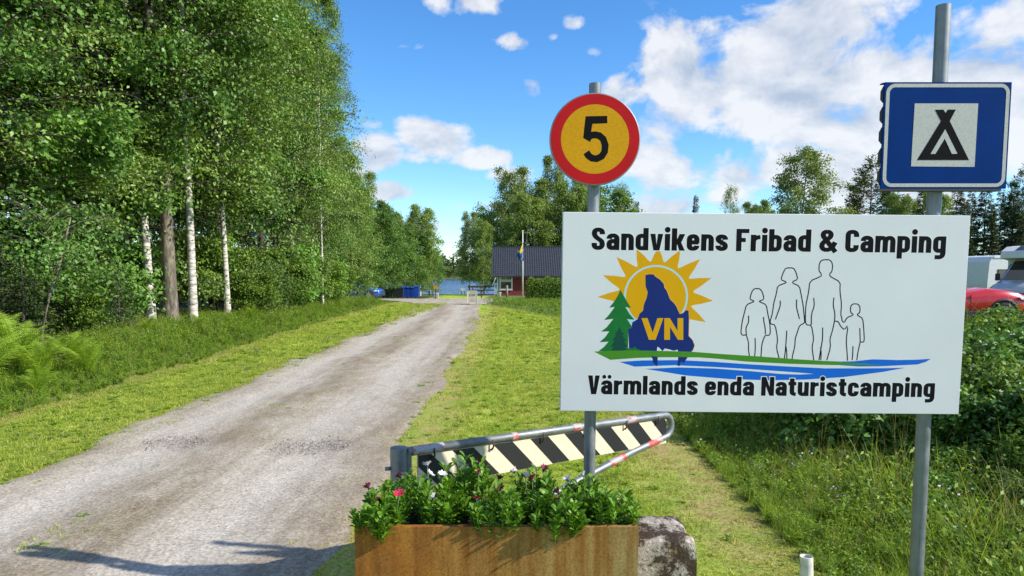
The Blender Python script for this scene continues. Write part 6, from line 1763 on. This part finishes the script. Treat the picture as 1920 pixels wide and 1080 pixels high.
def car(x, y, rz, col, label, L=4.4, W=1.82, H=1.62, hood=1.02):
    """front of the car at +x"""
    t = thing('parked_car', (x, y, tz(x, y)), label, 'car', None, rz)
    h = L/2; wr = .34; xf, xr = h-.85, -h+.82
    xs = np.array([-h, -h+.06, -h+.25, -h+.6, -.6, .3, h-1.35, h-.8, h-.4, h-.15, h-.04, h])
    top = np.array([.70, .92, 1.02, 1.03, 1.02, 1.01, hood, hood-.04, hood-.11, hood-.20, hood-.30, .55])
    bot = np.array([.45, .32, .26, .24, .24, .24, .24, .24, .24, .26, .32, .42])
    wid = np.array([.80, .90, .95, .98, 1.0, 1.0, 1.0, .98, .94, .86, .78, .70])*W/2
    body = MB(); rows = []
    for X, T, B, w in zip(xs, top, bot, wid):
        rows.append([(X, -w*.90, B), (X, -w, B+(T-B)*.35), (X, -w*.99, B+(T-B)*.62), (X, -w*.95, T-.05), (X, -w*.84, T), (X, 0, T+.035), (X, w*.84, T), (X, w*.95, T-.05), (X, w*.99, B+(T-B)*.62), (X, w, B+(T-B)*.35), (X, w*.90, B)])
    body.grid(rows, True, True)
    n = len(rows[0])
    body.add(rows[0], [tuple(range(n))]); body.add(rows[-1], [tuple(range(n-1, -1, -1))])
    body.build('body', col, t)
    cab = MB(); gx_ = [(-h+.30, 1.02, .86), (-h+.75, H-.06, .70), (-.4, H, .72), (-.05, H-.04, .70), (h-2.02, hood-.01, .84)]
    rr = []
    for X, Z, k in gx_:
        w = k*W/2
        rr.append([(X, -W/2*.90, 1.0), (X, -w, max(1.005, Z-.07)), (X, -w*.88, max(1.01, Z)), (X, w*.88, max(1.01, Z)), (X, w, max(1.005, Z-.07)), (X, W/2*.90, 1.0)])
    cab.grid(rr, True, True); cab.build('greenhouse', M['car_glass'], t)
    rp = MB(); rp.grid([[(X, -.70*W/2*k, z), (X, 0, z+.03), (X, .70*W/2*k, z)] for X, z, k in ((-h+.72, H-.045, 1), (-.4, H+.008, 1.0), (-.08, H-.03, .98))], True, True); rp.build('roof_panel', col, t)
    for sy in (-1, 1):
        for X0, X1, Xm in ((-.05, h-2.04, 0), (-.60, -.50, 0)):
            pz = MB(); z1 = hood if X1 > 0 else 1.0
            pz.tube([(X0, sy*.705*W/2, H-.06), (X1, sy*.86*W/2, z1)], .035, 6); pz.build('pillar', col, t)
        for X in (xf, xr):
            ar = MB(); ar.tube([(X + .41*math.cos(a), sy*(W/2-.0), wr + .41*math.sin(a)) for a in np.linspace(-.15, math.pi+.15, 14)], .045, 6); ar.build('wheel_arch', M['cladding'], t)
            in_ = MB(); in_.lathe([(.001, sy*(W/2+.012)), (.39, sy*(W/2+.012)), (.39, sy*(W/2-.25))], 22, (X, 0, wr), 'y'); in_.build('wheel_well', M['cladding'], t)
            wheel(t, X, sy*(W/2+.02-.075), wr)
        si = MB(); si.box(xr+.45, xf-.45, sy*W/2*1.0-.03, sy*W/2*1.0+.03, .22, .40, .01); si.build('sill_cladding', M['cladding'], t)
        hl = MB(); hl.add([(h-.42, sy*W/2*.945, hood-.20), (h-.14, sy*W/2*.845, hood-.26), (h-.10, sy*W/2*.62, hood-.33), (h-.08, sy*W/2*.60, hood-.43), (h-.10, sy*W/2*.86, hood-.40), (h-.36, sy*W/2*.985, hood-.33)], [(0, 1, 2, 3, 4, 5)] if sy < 0 else [(5, 4, 3, 2, 1, 0)])
        hl.v = [(a+.012, b+sy*.012, c) for a, b, c in hl.v]; hl.build('headlight', M['lamp_glass'], t)
        mi = MB(); mi.box(h-2.16, h-2.01, sy*W/2*.98-.09, sy*W/2*.98+.09, 1.02, 1.16, .03); mi.build('mirror', col, t)
        for X in (.35, -.65):
            dl = MB(); dl.box(X-.006, X+.006, sy*W/2*.985-.012, sy*W/2*.985+.012, .42, .92); dl.build('door_gap', M['cladding'], t)
    gr = MB(); gr.box(h-.03, h+.02, -W/2*.55, W/2*.55, hood-.46, hood-.34, .01); gr.build('grille', M['cladding'], t)
    bp = MB(); bp.box(h-.05, h+.05, -W/2*.72, W/2*.72, .30, .50, .03); bp.build('bumper', M['cladding'], t)
    return t
red = paint('red_car_paint', (.52, .012, .018), .25, .05, coat=.6); blue = paint('blue_car_paint', (.012, .10, .40), .25, .05, coat=.6)
rx = (1897-960)/FPX*24 - 2.2
car(rx, 24.0, R(-6), red, 'red car parked beyond the shrubs next to the campers', 4.4, 1.84, 1.60, 1.10)
bx_c = (718-960)/FPX*60 - 2.1
car(bx_c, 60, R(-8), blue, 'bright blue car parked at the forest edge by the bins', 4.3, 1.80, 1.55, 1.02)

def caravan(x, y, rz, L, W, H, label, name='caravan', ladder=True):
    t = thing(name, (x, y, tz(x, y)), label, 'caravan', None, rz)
    wm = M.setdefault('camper_white', paint('camper_white', (.72, .73, .72), .4, .05, coat=.2))
    prof = [(-L/2, .45), (L/2, .45), (L/2+.02, 1.2), (L/2-.05, H-.30), (L/2-.22, H-.06), (L/2-.45, H), (-L/2+.45, H), (-L/2+.2, H-.08), (-L/2+.04, H-.35), (-L/2-.03, 1.2)]
    b = MB(); b.prism(prof, -W/2, W/2); b.build('body', wm, t)
    tr_ = MB(); tr_.box(-L/2+.25, L/2-.25, -W/2-.035, -W/2-.001, H-.16, H-.04, .01); tr_.build('roof_rail', wm, t)
    for x0, x1 in ((-L/2+.5, -L/2+1.4), (L/2-1.6, L/2-.5)):
        f = MB(); f.box(x0, x1, -W/2-.02, -W/2-.001, 1.45, 2.0, .008); o = f.build('window', M['cladding'], t)
        g = MB(); g.box(x0+.05, x1-.05, -W/2-.028, -W/2-.0205, 1.5, 1.95); g.build('pane', M['glass'], o)
    dr = MB()
    for a, b_2, c, d_ in ((-.35, .35, 1.98, 2.0), (-.35, .35, .52, .54), (-.37, -.35, .52, 2.0), (.35, .37, .52, 2.0)): dr.box(a, b_2, -W/2-.010, -W/2-.001, c, d_)
    dr.build('door_outline', M['cladding'], t)
    st = MB(); st.box(-L/2+.1, L/2-.1, -W/2-.008, -W/2-.001, .95, 1.03); st.build('stripe', paint('grey_stripe', (.35, .37, .40), .4), t)
    for sy in (-1, 1): wheel(t, -.2, sy*(W/2-.12), .32, .2)
    if ladder:
        ld = MB()
        for yy in (-.75, -.42): ld.tube([(-L/2-.09, yy, .8), (-L/2-.09, yy, H-.2), (-L/2+.1, yy, H+.05)], .016, 6)
        for z in np.arange(.95, H-.2, .28): ld.tube([(-L/2-.09, -.75, z), (-L/2-.09, -.42, z)], .013, 6)
        ld.build('ladder', M['rim'], t)
    return t
caravan((1838-960)/FPX*44 + 1.2, 44, R(78), 5.2, 2.3, 2.62, 'white caravan seen end-on beside the motorhome', 'caravan')
def motorhome(x, y, rz):
    t = thing('motorhome', (x, y, tz(x, y)), 'white and silver motorhome facing the road with overhanging cab bed', 'motorhome', None, rz)
    wm = M['camper_white']; sil = paint('silver_van_paint', (.45, .48, .50), .3, .06, metal=.3, coat=.5)
    W = 2.25
    b = MB(); b.prism([(1.6, .45), (6.6, .45), (6.62, 2.5), (6.4, 2.85), (2.1, 2.85), (1.45, 2.80), (1.08, 2.60), (1.02, 2.30), (1.6, 2.19)], -W/2, W/2); b.build('body', wm, t)
    rows = []
    for X, T, w in ((-.05, .72, .78), (-.02, .86, .84), (.12, 1.02, .88), (.35, 1.16, .92), (.62, 1.28, .95), (.75, 1.32, .95), (1.45, 2.16, .82), (1.59, 2.17, .82)):
        w = w*1.02
        rows.append([(X, -w, .32), (X, -w*1.02, .7), (X, -w, min(1.25, T-.06)), (X, -w*.96, T-.03), (X, -w*.85, T), (X, 0, T+.02), (X, w*.85, T), (X, w*.96, T-.03), (X, w, min(1.25, T-.06)), (X, w*1.02, .7), (X, w, .32)])
    cb = MB(); cb.grid(rows, True); n = len(rows[0]); cb.add(rows[0], [tuple(range(n-1, -1, -1))]); cb.build('cab', sil, t)
    ws = MB(); ws.grid([[(.74 + .70*f, k*(.80 - .08*f), 1.345 + .82*f) for k in (-1, -.5, 0, .5, 1)] for f in (0, .5, 1)], True); ws.build('windscreen', M['car_glass'], t)
    for sy in (-1, 1):
        g = MB(); g.add([(.86, sy*.985, 1.30), (1.50, sy*.985, 1.30), (1.50, sy*.90, 2.02), (1.40, sy*.90, 2.02)], [(0, 1, 2, 3)]); g.build('side_window', M['car_glass'], t)
        hl = MB(); hl.add([(.50, sy*.965, 1.16), (.16, sy*.90, 1.02), (.06, sy*.88, .90), (.16, sy*.91, .88), (.44, sy*.965, 1.00)], [(0, 1, 2, 3, 4)]); hl.v = [(a-.02, b_2+sy*.015, c) for a, b_2, c in hl.v]; hl.build('headlight', M['lamp_glass'], t)
        mi = MB(); mi.box(.80, .95, sy*1.10-.08, sy*1.10+.08, 1.30, 1.62, .03); mi.build('mirror', M['cladding'], t)
        for X in (.62, 5.0):
            wheel(t, X, sy*.93, .34, .2)
            ar = MB(); ar.tube([(X + .41*math.cos(a), sy*1.0, .34 + .41*math.sin(a)) for a in np.linspace(0, math.pi, 12)], .04, 6); ar.build('wheel_arch', M['cladding'], t)
        w_ = MB(); w_.box(2.4, 3.4, sy*W/2-.02, sy*W/2+.02, 1.5, 2.0, .008); w_.build('window', M['glass'], t)
    gr = MB(); gr.box(-.075, -.03, -.62, .62, .55, .80, .01); gr.build('grille', M['cladding'], t)
    bl = MB(); bl.box(-.09, .0, -.85, .85, .33, .52, .03); bl.build('bumper', M['cladding'], t)
    bs = MB(); bs.box(1.1, 1.9, -W/2-.012, -W/2-.002, 2.30, 2.46); bs.build('red_badge', paint('red_badge', (.35, .01, .02), .4), t)
    sk = MB(); sk.grid([[(1.12 + .36*f, k*.55, 2.64 + .185*f) for k in (-1, 0, 1)] for f in (0, 1)]); sk.build('cab_skylight', M['car_glass'], t)
    return t
motorhome((1892-960)/FPX*31, 31.0, R(24))
caravan((1876-960)/FPX*40 + 1.5, 40.5, R(4), 5.8, 2.3, 2.75, 'white camper with barred side window behind the motorhome', 'camper', False)
